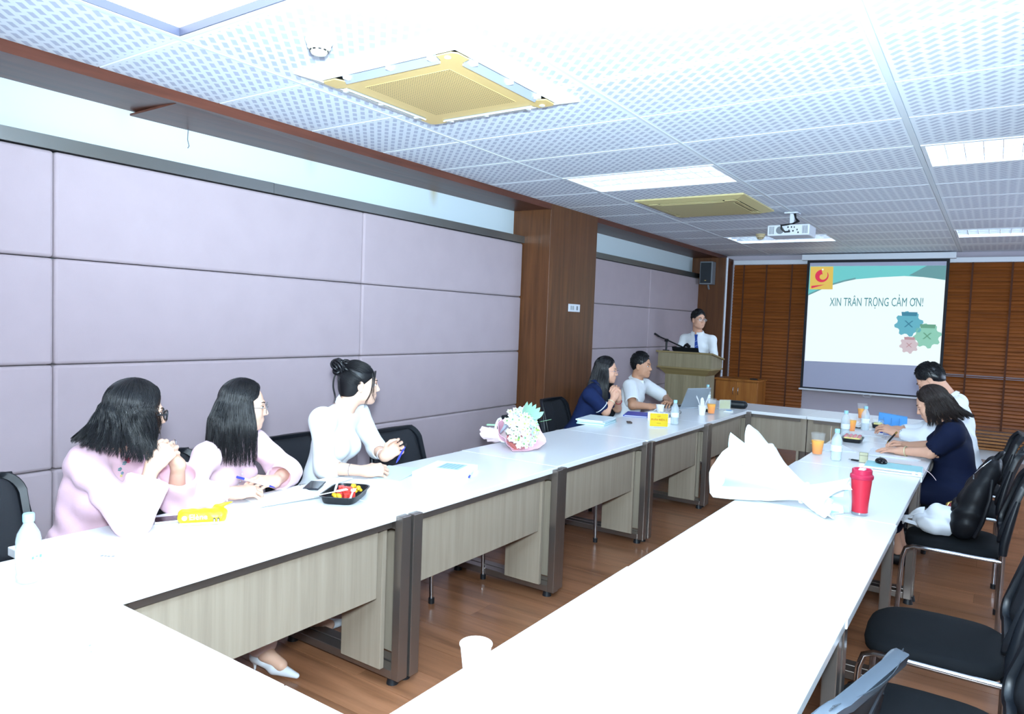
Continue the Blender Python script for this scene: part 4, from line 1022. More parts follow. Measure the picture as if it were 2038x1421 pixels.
def shoe(t, heel, toe, m, pump=False, lift=0):
    heel, toe = v3(heel), v3(toe); d = unit(toe - heel); L_ = np.linalg.norm(toe - heel); S = SDF()
    if pump:
        S.cone(heel + (0, 0, .062 + lift), heel + d * L_ * .45 + (0, 0, .042), .026, .028, .02); S.cone(heel + d * L_ * .5 + (0, 0, .033), toe + (0, 0, .016), .031, .012, .02)
        S.cone(heel + (0, 0, .06 + lift), heel + (0, 0, .006 + lift), .011, .005, .015)
        S.cut(heel + d * L_ * .36 + (0, 0, .085), (.05, .05, .03), np.stack([d, np.cross((0, 0, 1), d), np.array([0, 0, 1.])], 1), .008)
    else:
        S.cone(heel + (0, 0, .032), toe - d * .03 + (0, 0, .027), .033, .030, .02); S.cone(heel + (0, 0, .06), heel + d * L_ * .45 + (0, 0, .055), .034, .030, .03)
    return S.build('shoe', .005, m, t)
def bracelet(t, s, a, frac, r, th, m, name='bracelet'):
    el, wr = v3(s['e' + a]), v3(s['w' + a]); c = el + (wr - el) * frac - np.array(t.location); z = unit(wr - el); x = unit(np.cross(z, (.2, .3, .9))); y = np.cross(z, x)
    return MB().tube([c + (x * math.cos(q) + y * math.sin(q)) * r for q in np.linspace(0, 2 * PI, 20, endpoint=False)], th, 6, closed=True).build(name, m, t, smooth=180)
def snap(mesh_obj, pts):
    from mathutils.bvhtree import BVHTree
    me = mesh_obj.data; bv = BVHTree.FromPolygons([v.co[:] for v in me.vertices], [p.vertices[:] for p in me.polygons]); return [bv.find_nearest(Vector(p)) for p in pts]
def person(key, label):
    s = SPEC[key]; return thing('person', label, 'person', (s['pel'][0], s['pel'][1], 0))
def azr(lo, hi=180):
    return lambda rg, n: np.radians(rg.uniform(lo, hi, n)) * np.where(rg.random(n) < .5, 1, -1)

# ---- woman 1: wavy bob, thick glasses, pale pink jacket, chin over clasped hands
t = person('w1', 'woman with a wavy dark bob, patterned glasses and pink jacket, hands clasped'); s = SPEC['w1']
hd_ = {'R': dict(d=(.02, .62, .60), n=(.75, -.62, .35), curl=(1.05, 1.1, 1.1, 1.15), thumb=.4), 'L': dict(d=(.05, -.45, .75), n=(.10, .85, .45), curl=(1.0, 1.1, 1.15, 1.2), thumb=.5)}
g, hB, tB, at = body(t, 'w1', M_skin, True, hd_, .004)
face_parts(t, g, s['hs'], hB, True, M_lip)
M_tort = mat('tortoise frame', '14161a', .25, coat=.4)
glasses(t, g, s['hs'], M_tort, .0036, .027, .021)
S = SDF(); add_torso(S, s, .016, True, k=.05)
for a in 'RL': sleeve(S, s, a, 1.62, .056, .060, .078)
wv = folds(((.3, .2, 1), 60, .005, (-2.62, 1.32, .84), .14, 0), ((.2, 1, .5), 70, .005, (-2.95, 1.24, .75), .22, 1), ((.6, .3, -.7), 55, .004, (-2.70, 1.33, .90), .16, .5), ((.1, .8, .6), 75, .005, (-2.72, 1.58, .85), .14, 2), ((1, .2, .2), 60, .006, (-2.85, 1.35, .85), .2, 1.3))
jk = S.build('jacket', .007, M_pink, t, wv)
collar(t, at(.99, .006), unit(v3(s['hd']) - at(.97)), tB[:, 1], .060, M_pink, .03, .5, .012)
fl = [(-2.695, 1.43, .965, 'c3365c', .011), (-2.69, 1.438, .948, 'd0527a', .009), (-2.69, 1.42, .935, '6f9298', .010), (-2.685, 1.41, .92, '5f8a8c', .009), (-2.68, 1.405, .900, '7c9c96', .009), (-2.68, 1.40, .882, 'c9b84a', .008), (-2.675, 1.392, .868, '6b8f98', .009), (-2.672, 1.396, .852, '7f8d3a', .008), (-2.67, 1.40, .838, '58704a', .007), (-2.69, 1.415, .905, 'd8cf7a', .006), (-2.69, 1.425, .915, '6d96a6', .007)]
em = thing  # embroidered spray of flowers down the jacket front
for i, (x, y, z, c, r) in enumerate(fl):
    loc = Vector((x, y, z)) - t.location; p, n, _, _ = snap(jk, [loc])[0]
    b = MB(); qn = n.to_track_quat('Z', 'Y')
    for k in range(5): b.blob(p + qn @ Vector((r * .6 * math.cos(k * 1.257), r * .6 * math.sin(k * 1.257), .001)), (r * .5, r * .5, r * .3), 6)
    b.build('embroidered_flower', mat('thread ' + c, c, .7), jk, smooth=180)
S = SDF(); hair_cap(S, g, hB, s['hs'], cut=(0, .112, -.020), cr=(.068, .076, .112), grow=.98)
for q, dy in ((1, 0), (-1, 0)):
    S.cone(g(q * .062, -.03, .0), g(q * .060, -.045, -.10), .024, .024, .03)
S.cone(g(0, -.075, .0), g(0, -.10, -.10), .042, .038, .04); S.cone(g(.045, -.055, 0), g(.045, -.075, -.10), .030, .03, .04); S.cone(g(-.045, -.055, 0), g(-.045, -.075, -.10), .030, .03, .04)
hr = S.build('hair', .006, M_hair, t)
bk = lambda A: .5 - .5 * np.cos(A)
P = hang_hair(g(0, 0, 0), hB, s['hs'], 3000, azr(56), lambda A, rg: (.215 - .070 * bk(A) ** 3) * rg.uniform(.80, 1.08, len(A)), lambda q, A: (.010 * q + .060 * bk(A) ** 2 * q ** 1.2), wave=.010, curl=.024, seed=3, clump=20, bunch=.6, grow=1.14)
strands('hair_strands', P, RNG.uniform(.0007, .0014, len(P)), M_hair, hr)
P = hang_hair(g(0, 0, 0), hB, s['hs'], 90, azr(40, 58), lambda A, rg: rg.uniform(.10, .17, len(A)), lambda q, A: .012 * q, wave=.010, curl=-.01, seed=5, grow=1.09)
strands('hair_strands', P, RNG.uniform(.0006, .0012, len(P)), M_hairbrown, hr)
legs_mesh(t, s, (-2.62, 1.17, .50), (-2.60, 1.42, .50), (-2.55, 1.20, .10), (-2.50, 1.48, .10), M_pale)
shoe(t, (-2.59, 1.20, 0), (-2.39, 1.19, 0), M_shoew, True); shoe(t, (-2.54, 1.48, 0), (-2.34, 1.50, 0), M_shoew, True)
rc = v3(s['wR']) + unit((.02, .62, .60)) * .115 - np.array(t.location)
MB().tube([rc + np.array([.0105 * math.cos(a), 0, .0105 * math.sin(a)]) for a in np.linspace(0, 2 * PI, 14, endpoint=False)], .0012, 5, closed=True).build('ring', M_chrome, t)

# ---- woman 2: long straight hair, thin glasses, pale pink dress, writing
t = person('w2', 'woman with long straight black hair and thin glasses in pale pink, holding a pen'); s = SPEC['w2']
hd_ = {'R': dict(d=(.28, .95, .02), n=(.35, -.25, .9), curl=(.75, .8, .85, .9), thumb=.6), 'L': dict(d=(.15, -.95, .20), n=(.45, .15, .85), curl=(.8, .85, .9, .95), thumb=.5)}
g, hB, tB, at = body(t, 'w2', M_skin, True, hd_, .004)
face_parts(t, g, s['hs'], hB, True, M_lip2)
glasses(t, g, s['hs'], mat('thin metal frame', '8a8d90', .25, metal=.8), .0012, .026, .024)
S = SDF(); add_torso(S, s, .012, True, k=.05)
sleeve(S, s, 'R', 1.80, .047, .056, .050); sleeve(S, s, 'L', 1.55, .052, .068, .062)
wv = folds(((.3, .5, 1), 60, .006, (-2.73, 1.70, .86), .16, 0), ((.2, 1, .5), 60, .005, (-2.92, 1.85, .75), .2, 1), ((.2, .3, 1), 55, .007, (-2.82, 2.16, .86), .14, .5))
dr = S.build('dress', .007, M_pink2, t, wv)
collar(t, at(.99, .006), unit(v3(s['hd']) - at(.97)), tB[:, 1], .058, M_pink2, .03, .15, .004)
b = MB()
for i in range(8):
    p, n, _, _ = snap(dr, [at(.90 - .045 * i, .13) - np.array(t.location)])[0]; b.blob(p, (.004, .004, .004), 6)
tag(b.build('bead_trim', M_whitetrim, dr), kind='stuff')
S = SDF(); hair_cap(S, g, hB, s['hs'], cut=(0, .112, -.015), cr=(.070, .078, .112), grow=.98); S.cone(g(0, -.06, .0), g(0, -.06, -.13), .050, .045, .04)
hr = S.build('hair', .006, M_hair, t)
sh = lambda q, A: (.030 * np.clip(q * 2.2, 0, 1) + .012 * q) * (1 + .3 * np.sin(A * 3))
P = hang_hair(g(0, 0, 0), hB, s['hs'], 3000, azr(60), lambda A, rg: np.where(np.abs(A) < 2.2, .285, .24) * rg.uniform(.84, 1.05, len(A)), sh, wave=.003, seed=11, bunch=.4, grow=1.10)
strands('hair_strands', P, RNG.uniform(.0006, .0012, len(P)), M_hair, hr)
legs_mesh(t, s, (-2.60, 1.86, .50), (-2.58, 2.06, .50), (-2.545, 1.905, .125), (-2.60, 2.18, .17), M_pale, r=(.085, .066, .066))
S = SDF(); S.cone((-2.54, 1.90, .22), (-2.51, 1.90, .085), .036, .030, .02); S.cone((-2.51, 1.90, .085), (-2.43, 1.92, .05), .030, .026, .02); S.build('lower_leg', .006, M_skin, t)
S = SDF(); S.cone((-2.60, 2.17, .22), (-2.60, 2.22, .10), .036, .030, .02); S.cone((-2.60, 2.22, .10), (-2.56, 2.30, .06), .028, .024, .02); S.build('lower_leg', .006, M_skin, t)
shoe(t, (-2.56, 1.885, 0), (-2.36, 1.945, 0), M_shoew, True); shoe(t, (-2.64, 2.215, 0), (-2.54, 2.39, .035), M_shoew, True, .02)

# ---- woman 3: updo, white fitted tunic
t = person('w3', 'woman with a curly updo in a fitted white tunic, turning to the screen'); s = SPEC['w3']
hd_ = {'R': dict(d=(.48, .87, .04), n=(.55, -.35, .75), curl=(.8, .9, .95, 1.0), thumb=.6), 'L': dict(d=(.50, .55, .55), n=(-.45, .80, .1), curl=(.85, .95, 1.0, 1.05), thumb=.5, spread=.14)}
g, hB, tB, at = body(t, 'w3', M_skin, True, hd_, .004)
face_parts(t, g, s['hs'], hB, True, M_lip2)
S = SDF(); s2 = dict(s); add_torso(S, s, .008, True, k=.045)
for a in 'RL':
    e, d = sleeve(S, s, a, 1.32, .062, .050, .042); S.ell(v3(s['s' + a]) + np.array([0, 0, -.01]), (.058, .058, .062), None, .03)
wv = folds(((.3, .2, 1), 80, .0022, (-2.76, 2.42, .84), .12, 0), ((.3, .8, .5), 70, .0022, (-2.90, 2.60, .78), .14, 1), ((.3, .2, 1), 75, .0022, (-2.87, 2.85, .86), .1, .6))
dr = S.build('tunic', .006, M_ivory, t, wv)
collar(t, at(.985, .004), unit(v3(s['hd']) - at(.97)), tB[:, 1], .056, M_ivory, .050, .42, .003, tilt=.022)
S = SDF(); hair_cap(S, g, hB, s['hs'], cut=(0, .112, -.045), cr=(.072, .080, .112), grow=.99)
S.ell(g(0, -.082, .035), np.array([.060, .048, .075]) * s['hs'], hB, .03); S.ell(g(0, -.070, -.045), np.array([.048, .042, .04]) * s['hs'], hB, .03)
hr = S.build('hair', .005, M_hair, t)
bl = np.array([0.0, -.095, .082]); rg = np.random.default_rng(21); n = 1300; k = 16
az = np.radians(np.where(rg.random(n) < .5, 1, -1) * rg.uniform(35, 165, n)); el = np.where(np.abs(az) < 1.4, rg.uniform(.30, .75, n), rg.uniform(-.55, .1, n))
d0 = np.stack([np.sin(az) * np.cos(el), np.cos(az) * np.cos(el), np.sin(el)], -1); d1 = unit(bl - np.array([0, -.016, .036])) + rg.normal(0, .10, (n, 3))
P = np.zeros((n, k, 3)); th = rg.uniform(1.0, 1.05, n)
for i in range(k):
    q = i / (k - 1); d = d0 * (1 - q) + d1 * q; d /= np.linalg.norm(d, axis=1, keepdims=True)
    P[:, i] = np.array([0, -.020, .038]) + d * np.array([.084, .106, .098]) * th[:, None]
P = v3(s['hd']) + (P * s['hs']) @ hB.T
strands('hair_strands', P, RNG.uniform(.0008, .0015, n), M_hair, hr, tip=.6)
b = MB(); off = np.array(t.location)
for i in range(26):
    a = i * 2.4; cc = bl + np.array([.030 * math.sin(a) * (.4 + .6 * (i % 3) / 2), -.016 + .024 * math.cos(a * 1.3), .022 * math.cos(a) + .008]); R_ = .016 + .009 * (i % 4)
    e1 = unit((math.sin(a * 1.7), math.cos(a), .4)); e2 = unit(np.cross(e1, (.3, .7, math.cos(a * 2)))); e1 = np.cross(e2, e1)
    b.tube([g(*(cc + (e1 * math.cos(q) + unit(np.cross(e1, e2)) * math.sin(q)) * R_ * (1 - .25 * q / 6.28))) - off for q in np.linspace(0, 5.6, 14)], [.003] + [.0068] * 12 + [.003], 8)
b.build('bun', M_hair, hr, smooth=180)
def wisp(pts, r, n=4, sd=0):
    rg = np.random.default_rng(sd); pts = np.array(pts, float); k = 20; u = np.linspace(0, len(pts) - 1, k); C_ = np.stack([np.interp(u, range(len(pts)), pts[:, i]) for i in range(3)], -1)
    for _ in range(3): C_[1:-1] = (C_[:-2] + 2 * C_[1:-1] + C_[2:]) / 4
    Q = C_[None] + rg.normal(0, .0022, (n, 1, 3)) + rg.normal(0, .004, (n, 1, 3)) * np.linspace(0, 1, k)[None, :, None]
    return v3(s['hd']) + (Q * s['hs']) @ hB.T
ws = [wisp([(.066, .055, .070), (.078, .058, .01), (.074, .052, -.05), (.070, .030, -.095), (.066, .028, -.13)], .001, 7, 1), wisp([(.050, .070, .080), (.072, .062, .03), (.078, .058, -.02), (.072, .064, -.06), (.056, .078, -.088)], .001, 7, 2), wisp([(.034, .078, .082), (.064, .072, .035), (.072, .070, -.01), (.068, .074, -.05)], .001, 5, 7),
      wisp([(-.06, .06, .07), (-.078, .06, 0), (-.074, .05, -.07)], .001, 5, 3), wisp([(.02, -.10, .09), (.03, -.150, .05), (.03, -.155, -.02), (.03, -.135, -.08), (.03, -.145, -.115)], .001, 9, 4), wisp([(.03, -.095, .06), (.045, -.13, .03), (.045, -.125, -.03), (.04, -.105, -.075)], .001, 7, 5), wisp([(.05, -.05, -.05), (.052, -.055, -.10), (.045, -.045, -.14)], .001, 8, 6), wisp([(.03, -.075, -.05), (.035, -.09, -.10), (.028, -.08, -.135)], .001, 9, 8)]
P = np.concatenate(ws); strands('loose_locks', P, np.full(len(P), .0010), M_hair, hr, tip=.3)
for q in (0, 1): MB().blob(Vector(g(.0765 * (1 - 2 * q), -.004, -.043)) - t.location, (.003,) * 3, 8).build('earring', M_chrome, t, smooth=180)
bracelet(t, s, 'R', .62, .0305, .0016, M_chrome); bracelet(t, s, 'L', .72, .030, .003, mat('bead bracelet', 'c9c6cc', .3))
legs_mesh(t, s, (-2.60, 2.50, .50), (-2.58, 2.70, .50), (-2.60, 2.52, .10), (-2.58, 2.72, .10), M_ivory)
for y in (2.52, 2.72): shoe(t, (-2.63, y, 0), (-2.43, y + .01, 0), M_shoew, True)

# ---- woman 4: navy polo, very long hair, hands clasped
t = person('w4', 'woman in a navy polo shirt with very long black hair, elbows on the table'); s = SPEC['w4']
hd_ = {'R': dict(d=(.10, .42, .85), n=(.55, -.75, .3), curl=(1.1, 1.15, 1.2, 1.25), thumb=.5), 'L': dict(d=(.08, -.40, .85), n=(.35, .85, .3), curl=(1.1, 1.15, 1.2, 1.25), thumb=.5)}
g, hB, tB, at = body(t, 'w4', M_skin3, True, hd_, .0055)
face_parts(t, g, s['hs'], hB, True, M_lip2)
glasses(t, g, s['hs'], mat('rose metal frame', 'a5878a', .3, metal=.6), .0014, .027, .018)
S = SDF(); add_torso(S, s, .012, True, k=.05); ends = []
for a in 'RL': ends.append(sleeve(S, s, a, .78, .062, .060, 0))
po = S.build('polo_shirt', .008, M_navy, t, folds(((.3, .5, 1), 55, .003, (-2.86, 5.52, .85), .18, 0)))
for e, d in ends:
    x = unit(np.cross(d, (.3, .5, .8))); y = np.cross(d, x); c = e - d * .012 - np.array(t.location)
    MB().tube([c + (x * math.cos(q) + y * math.sin(q)) * .0625 for q in np.linspace(0, 2 * PI, 24, endpoint=False)], .004, 6, closed=True).build('sleeve_stripe', M_whitetrim, t, smooth=180)
cl = collar(t, at(.995, .006), unit(v3(s['hd']) - at(.97)), tB[:, 1], .060, M_navy, .045, .35, .020)
S = SDF(); hair_cap(S, g, hB, s['hs'], cut=(0, .112, -.015), cr=(.070, .078, .112), grow=.98); S.chain([g(0, -.055, 0), g(0, -.07, -.15), g(0, -.10, -.33)], (.05, .05, .045), .04)
hr = S.build('hair', .008, M_hair, t)
P = hang_hair(g(0, 0, 0), hB, s['hs'], 1700, azr(64), lambda A, rg: np.where(np.abs(A) < 1.9, .30, .42) * rg.uniform(.88, 1.05, len(A)), lambda q, A: (.028 * np.clip(q * 2, 0, 1) + .05 * bk(A) * q), wave=.003, seed=31, grow=1.10)
strands('hair_strands', P, RNG.uniform(.0012, .0022, len(P)), M_hair, hr)
bracelet(t, s, 'R', .70, .0315, .004, mat('pale bangle', 'd9cfae', .4)); bracelet(t, s, 'L', .72, .031, .004, mat('red bangle', '8a2a33', .4))
legs_mesh(t, s, (-2.60, 5.42, .50), (-2.58, 5.62, .50), (-2.52, 5.45, .08), (-2.50, 5.66, .08), M_trouser)
for y in (5.45, 5.66): shoe(t, (-2.55, y, 0), (-2.34, y + .01, 0), M_shoeb)

# ---- man 5: short sleeved white shirt, short black hair
t = person('m5', 'seated man with short black hair in a white short-sleeved shirt at the laptop'); s = SPEC['m5']
hd_ = {'R': dict(d=(.45, .85, .05), n=(.2, -.1, 1), curl=(.5, .5, .55, .6)), 'L': dict(d=(.10, -.98, .05), n=(.2, 0, 1), curl=(.6, .6, .65, .7))}
g, hB, tB, at = body(t, 'm5', M_skin2, False, hd_, .0055)
face_parts(t, g, s['hs'], hB, False, M_lip2)
S = SDF(); add_torso(S, s, .012, False, k=.05)
for a in 'RL': sleeve(S, s, a, .80, .070, .068, 0)
S.build('shirt', .008, M_shirtw, t, folds(((.2, .4, 1), 50, .004, (-2.9, 6.6, .80), .2, 0), ((.3, .8, .4), 50, .004, (-2.85, 6.35, .85), .16, 1)))
collar(t, at(.995, .006), unit(v3(s['hd']) - at(.97)), tB[:, 1], .066, M_shirtw, .045, .25, .022)
def short_hair(t, g, hB, s, n, ln, m, h=.005, grow=1.0, cut=(0, .112, -.030), cr=(.080, .086, .114), top=.012, seed=41):
    S = SDF(); S.ell(g(0, -.014, .040), np.array([.079, .096, .088 + top * .6]) * s * grow, hB, .01); S.ell(g(0, -.055, -.005), np.array([.064, .044, .055]) * s, hB, .02)
    S.cut(g(*cut), np.array(cr) * s, hB, .006)
    for q in (-1, 1): S.cut(g(q * .085, .004, -.030), np.array([.022, .030, .050]) * s, hB, .008)
    hr = S.build('hair', h, m, t)
    rg = np.random.default_rng(seed); n = n * 3; az = rg.uniform(-PI, PI, n); el = np.where(np.abs(az) < .9, rg.uniform(.55, 1.55, n), np.where(np.abs(az) > 1.9, rg.uniform(-.85, 1.5, n), rg.uniform(-.05, 1.5, n))); d = np.stack([np.sin(az) * np.cos(el), np.cos(az) * np.cos(el), np.sin(el)], -1)
    rad = np.array([.079, .096, .088 + top * .6]) * grow; F = np.where((el > .95)[:, None], np.array([[.45, .9, .1]]), np.array([[0, -.15, -1.0]])) + rg.normal(0, .16, (n, 3)); F[(np.abs(az) < .9) & (el < .95)] = (.8, .35, .25)
    tg = F - d * (F * d).sum(1, keepdims=True); tg /= np.linalg.norm(tg, axis=1, keepdims=True) + 1e-6; k = 7; P = np.zeros((n, k, 3)); lf = rg.uniform(.4, 1.3, n)[:, None]
    for i in range(k):
        q = i / (k - 1); dd = d + tg * (ln * 13 * q * .8); dd /= np.linalg.norm(dd, axis=1, keepdims=True); P[:, i] = np.array([0, -.014, .040]) + dd * rad * (1.0 + .09 * lf * (math.sin(q * PI * .75) if i else 0))
    strands('hair_strands', v3(s_hd) + (P * s) @ hB.T, rg.uniform(.0010, .0020, n), m, hr)
    return hr
s_hd = s['hd']; short_hair(t, g, hB, s['hs'], 500, .020, M_hair, top=.018)
legs_mesh(t, s, (-2.60, 6.62, .52), (-2.58, 6.92, .52), (-2.50, 6.70, .10), (-2.28, 7.0, .20), M_trouser)
shoe(t, (-2.53, 6.68, 0), (-2.30, 6.62, 0), M_shoeb); shoe(t, (-2.25, 6.95, .02), (-2.02, 6.86, .01), M_shoeb)
S = SDF(); S.cone((-2.275, 6.99, .22), (-2.25, 6.95, .07), .040, .034, .01); S.build('ankle', .006, M_skin2, t)

# ---- man 6: standing behind the lectern, tie, glasses
t = person('m6', 'man standing behind the lectern in a white shirt and blue striped tie'); s = SPEC['m6']
hd_ = {'R': dict(d=(.35, -.6, -.05), n=(0, 0, 1), curl=(.4,) * 4), 'L': dict(d=(-.35, -.7, -.1), n=(0, 0, 1), curl=(.4,) * 4)}
g, hB, tB, at = body(t, 'm6', M_skin3, False, hd_, .0055)
face_parts(t, g, s['hs'], hB, False, M_lip2)
glasses(t, g, s['hs'], mat('thin metal frame'
 , '8a8d90', .25, metal=.8), .0014, .027, .019)
S = SDF(); add_torso(S, s, .010, False, k=.05)
for a in 'RL': sleeve(S, s, a, 1.85, .052, .052, .040)
sh_ = S.build('shirt', .008, M_shirtw, t, folds(((.5, .1, 1), 50, .003, (-3.05, 8.98, 1.2), .16, 0), ((.5, .1, 1), 50, .003, (-3.4, 8.98, 1.2), .16, 0)))
collar(t, at(.995, .006), unit(v3(s['hd']) - at(.97)), tB[:, 1], .066, M_shirtw, .048, .20, .020)
M_tie = mat('blue tie', '27479a', .5); M_ties = mat('tie stripe', '8fa6d8', .5)
bpt = lambda z, x: Vector((s['neck'][0] + x, s['neck'][1] - .5, z)) - t.location
def tie_y(z): 
    q = snap(sh_, [Vector((s['neck'][0], s['neck'][1] - .13, z)) - t.location])[0][0]; return q.y - .006
tb = MB(); zs_ = np.linspace(1.448, 1.08, 12)
V = []; F = []
for i, z in enumerate(zs_):
    w = (.022, .016, .014, .018, .021, .024, .027, .029, .031, .033, .035, .036)[i]; y = tie_y(z) - (.008 if i < 2 else 0); x0 = s['neck'][0] - t.location.x + .012 + .004 * i
    V += [(x0 - w, y, z), (x0 + w, y, z), (x0 + w, y + .006, z), (x0 - w, y + .006, z)]
for i in range(11): A = i * 4; F += [(A, A + 4, A + 5, A + 1), (A + 1, A + 5, A + 6, A + 2), (A + 2, A + 6, A + 7, A + 3), (A + 3, A + 7, A + 4, A)]
tie = tb.add(V, F + [(0, 1, 2, 3)]).build('tie', M_tie, t)
for i, z in enumerate((1.36, 1.30, 1.24, 1.18)):
    y = tie_y(z) - .0022; x0 = s['neck'][0] - t.location.x + .014 + .004 * (3 + 2 * i); w = .017 + .003 * i
    MB().add([(x0 - w, y, z - .012), (x0 + w, y, z + .010), (x0 + w, y, z + .017), (x0 - w, y, z - .005)], [(0, 1, 2, 3)]).build('tie_stripe', M_ties, tie)
s_hd = s['hd']; short_hair(t, g, hB, s['hs'], 600, .030, M_hair, top=.014)
legs_mesh(t, s, (-3.31, 9.03, .52), (-3.11, 9.03, .52), (-3.31, 9.06, .09), (-3.11, 9.06, .09), M_trouser)
for x in (-3.31, -3.11): shoe(t, (x, 9.09, 0), (x, 8.85, 0), M_shoek)

# ---- woman 7: navy dress, writing
t = person('w7', 'woman in a navy dress with wavy brown hair, bent over and writing'); s = SPEC['w7']; s['w'] = 1.12
hd_ = {'L': dict(d=(-.97, .22, -.02), n=(-.1, -.15, 1), curl=(.25, .28, .3, .35), spread=.1), 'R': dict(d=(-.90, -.20, .10), n=(-.1, .5, .85), curl=(.9, .95, 1.0, 1.05), thumb=.7)}
g, hB, tB, at = body(t, 'w7', M_skin3, True, hd_, .005)
face_parts(t, g, s['hs'], hB, True, M_lip2, M_skin3)
S = SDF(); add_torso(S, s, .014, True, k=.05)
for a in 'RL': sleeve(S, s, a, .80, .068, .062, 0); S.ell(v3(s['s' + a]) + np.array([.0, 0, .012]), (.060, .056, .058), None, .03)
S.ell(v3(s['pel']) + np.array([-.02, 0, .02]), (.16, .19, .14), None, .06)
for q in (-.095, .095): S.cone(v3(s['pel']) + np.array([-.02, q, -.01]), (-.56, 5.50 + q, .52), .10, .075, .06); S.cone((-.56, 5.50 + q, .52), (-.52, 5.50 + q, .28), .078, .085, .05)
S.build('dress', .007, M_navyd, t, folds(((.4, .2, 1), 48, .004, (-.15, 5.4, .66), .2, 0), ((.2, .6, 1), 55, .003, (-.2, 5.36, .86), .13, 1)))
S = SDF(); hair_cap(S, g, hB, s['hs'], cut=(0, .112, -.015), cr=(.070, .078, .112), grow=.98); S.cone(g(0, -.055, .0), g(0, -.085, -.06), .050, .042, .04)
hr = S.build('hair', .007, M_hairbrown, t)
P = hang_hair(g(0, 0, 0), hB, s['hs'], 1900, azr(66), lambda A, rg: (.150 + .03 * bk(A)) * rg.uniform(.85, 1.08, len(A)), lambda q, A: (.022 + .045 * bk(A)) * q, wave=.008, curl=.030, seed=51, clump=22, bunch=.55, grow=1.10, down=(.32, 0, -1))
strands('hair_strands', P, RNG.uniform(.0010, .0019, len(P)), M_hairbrown, hr)
bracelet(t, s, 'L', .86, .031, .0045, mat('gold watch', 'd9cfa8', .3, metal=.5), 'watch')
for q in (-.09, .09): S = SDF(); S.cone((-.53, 5.5 + q, .34), (-.46, 5.5 + q, .09), .05, .034, .02); S.build('lower_leg', .007, M_skin3, t)
for q in (-.09, .09): shoe(t, (-.40, 5.50 + q, 0), (-.62, 5.50 + q, 0), M_shoek)

# ---- man 8: white shirt, bent over papers behind woman 7
t = person('m8', 'man in a white shirt bent over papers behind the woman in navy'); s = SPEC['m8']
hd_ = {'R': dict(d=(-.9, -.35, .15), n=(-.1, .2, 1), curl=(.6,) * 4), 'L': dict(d=(-.85, .1, .30), n=(-.2, -.5, .85), curl=(.65,) * 4)}
g, hB, tB, at = body(t, 'm8', M_skin3, False, hd_, .006)
face_parts(t, g, s['hs'], hB, False, M_lip2, M_skin3)
S = SDF(); add_torso(S, s, .014, False, k=.05)
for a in 'RL': sleeve(S, s, a, 1.75, .070, .060, .045)
S.build('shirt', .008, M_shirtw, t, folds(((.3, .2, 1), 45, .004, (-.15, 6.1, .85), .2, 0), ((.3, .5, .6), 50, .003, (-.2, 6.05, 1.0), .15, 0)))
collar(t, at(.995, .006), unit(v3(s['hd']) - at(.97)), tB[:, 1], .066, M_shirtw, .040, .35, .016)
s_hd = s['hd']; short_hair(t, g, hB, s['hs'], 500, .024, M_hair, top=.012)
legs_mesh(t, s, (-.56, 6.12, .53), (-.56, 6.32, .53), (-.52, 6.12, .10), (-.52, 6.34, .10), M_trouser)
for y in (6.12, 6.34): shoe(t, (-.48, y, 0), (-.72, y, 0), M_shoek)
# ================================================================ THINGS ON THE TABLES
T0 = TT + .0006
def clear(name, col, alpha, rough=.06): return mat(name, col, rough, spec=.6, alpha=alpha)
M_pet = clear('clear bottle plastic', 'e6f2f6', .34); M_water = clear('water', 'd5e9f0', .28); M_cap = mat('sky blue cap', '9fd6e8', .4); M_blabel = mat('bottle label', 'e9f3f6', .5); M_bprint = mat('label print', '6d93a8', .5)
def bottle(x, y, label, rz=0, z=T0, s=1.0, blank=False):
    t = thing('water_bottle', label, 'bottle', (x, y, z), rz, 'small water bottles')
    prof = [(.0, .002), (.024, 0), (.031, .006), (.0325, .02), (.031, .03), (.0325, .045), (.0325, .09), (.0315, .096), (.0325, .102), (.0325, .125), (.029, .145), (.019, .165), (.0135, .175), (.0135, .185)]
    MB().lathe([(r * s, h * s) for r, h in prof], n=28).build('bottle_body', M_pet, t, smooth=60)
    MB().lathe([(0, .004 * s), (.030 * s, .006 * s), (.031 * s, .12 * s), (0, .12 * s)], n=20).build('water', M_water, t, smooth=60)
    lb_ = MB().lathe([(.0328 * s, .062 * s), (.0332 * s, .063 * s), (.0332 * s, .10 * s), (.0328 * s, .101 * s)], n=28).build('bottle_label', M_blabel, t, smooth=40)
    if not blank:
        for k in range(3): MB().box(.0325 * s, .0336 * s, -.016 + k * .012, -.010 + k * .012, .075 * s + .004 * (k % 2), .083 * s).build('label_mark', M_bprint, lb_)
    MB().lathe([(0, .204 * s), (.0135 * s, .204 * s), (.0150 * s, .201 * s), (.0150 * s, .184 * s), (.0145 * s, .180 * s)][::-1], n=28, wav=lambda i, q: .02 * math.cos(q * 28)).build('cap', M_cap, t, smooth=30)
    return t
bottle(-2.305, .912, 'half-blown-out water bottle on the near cross table at the left picture edge', .3)
bottle(-2.16, 5.62, 'water bottle beside the yellow name sign on the left table', .4)
bottle(-2.50, 7.42, 'water bottle half hidden behind the raised laptop screen', .1)
bottle(-.796, 4.89, 'water bottle just behind the big white bouquet', .2)
bottle(-.935, 6.08, 'water bottle standing behind the clear acrylic sign on the right table', .2)
bottle(-.865, 6.60, 'farthest water bottle on the right table, before the second juice cup', .2)
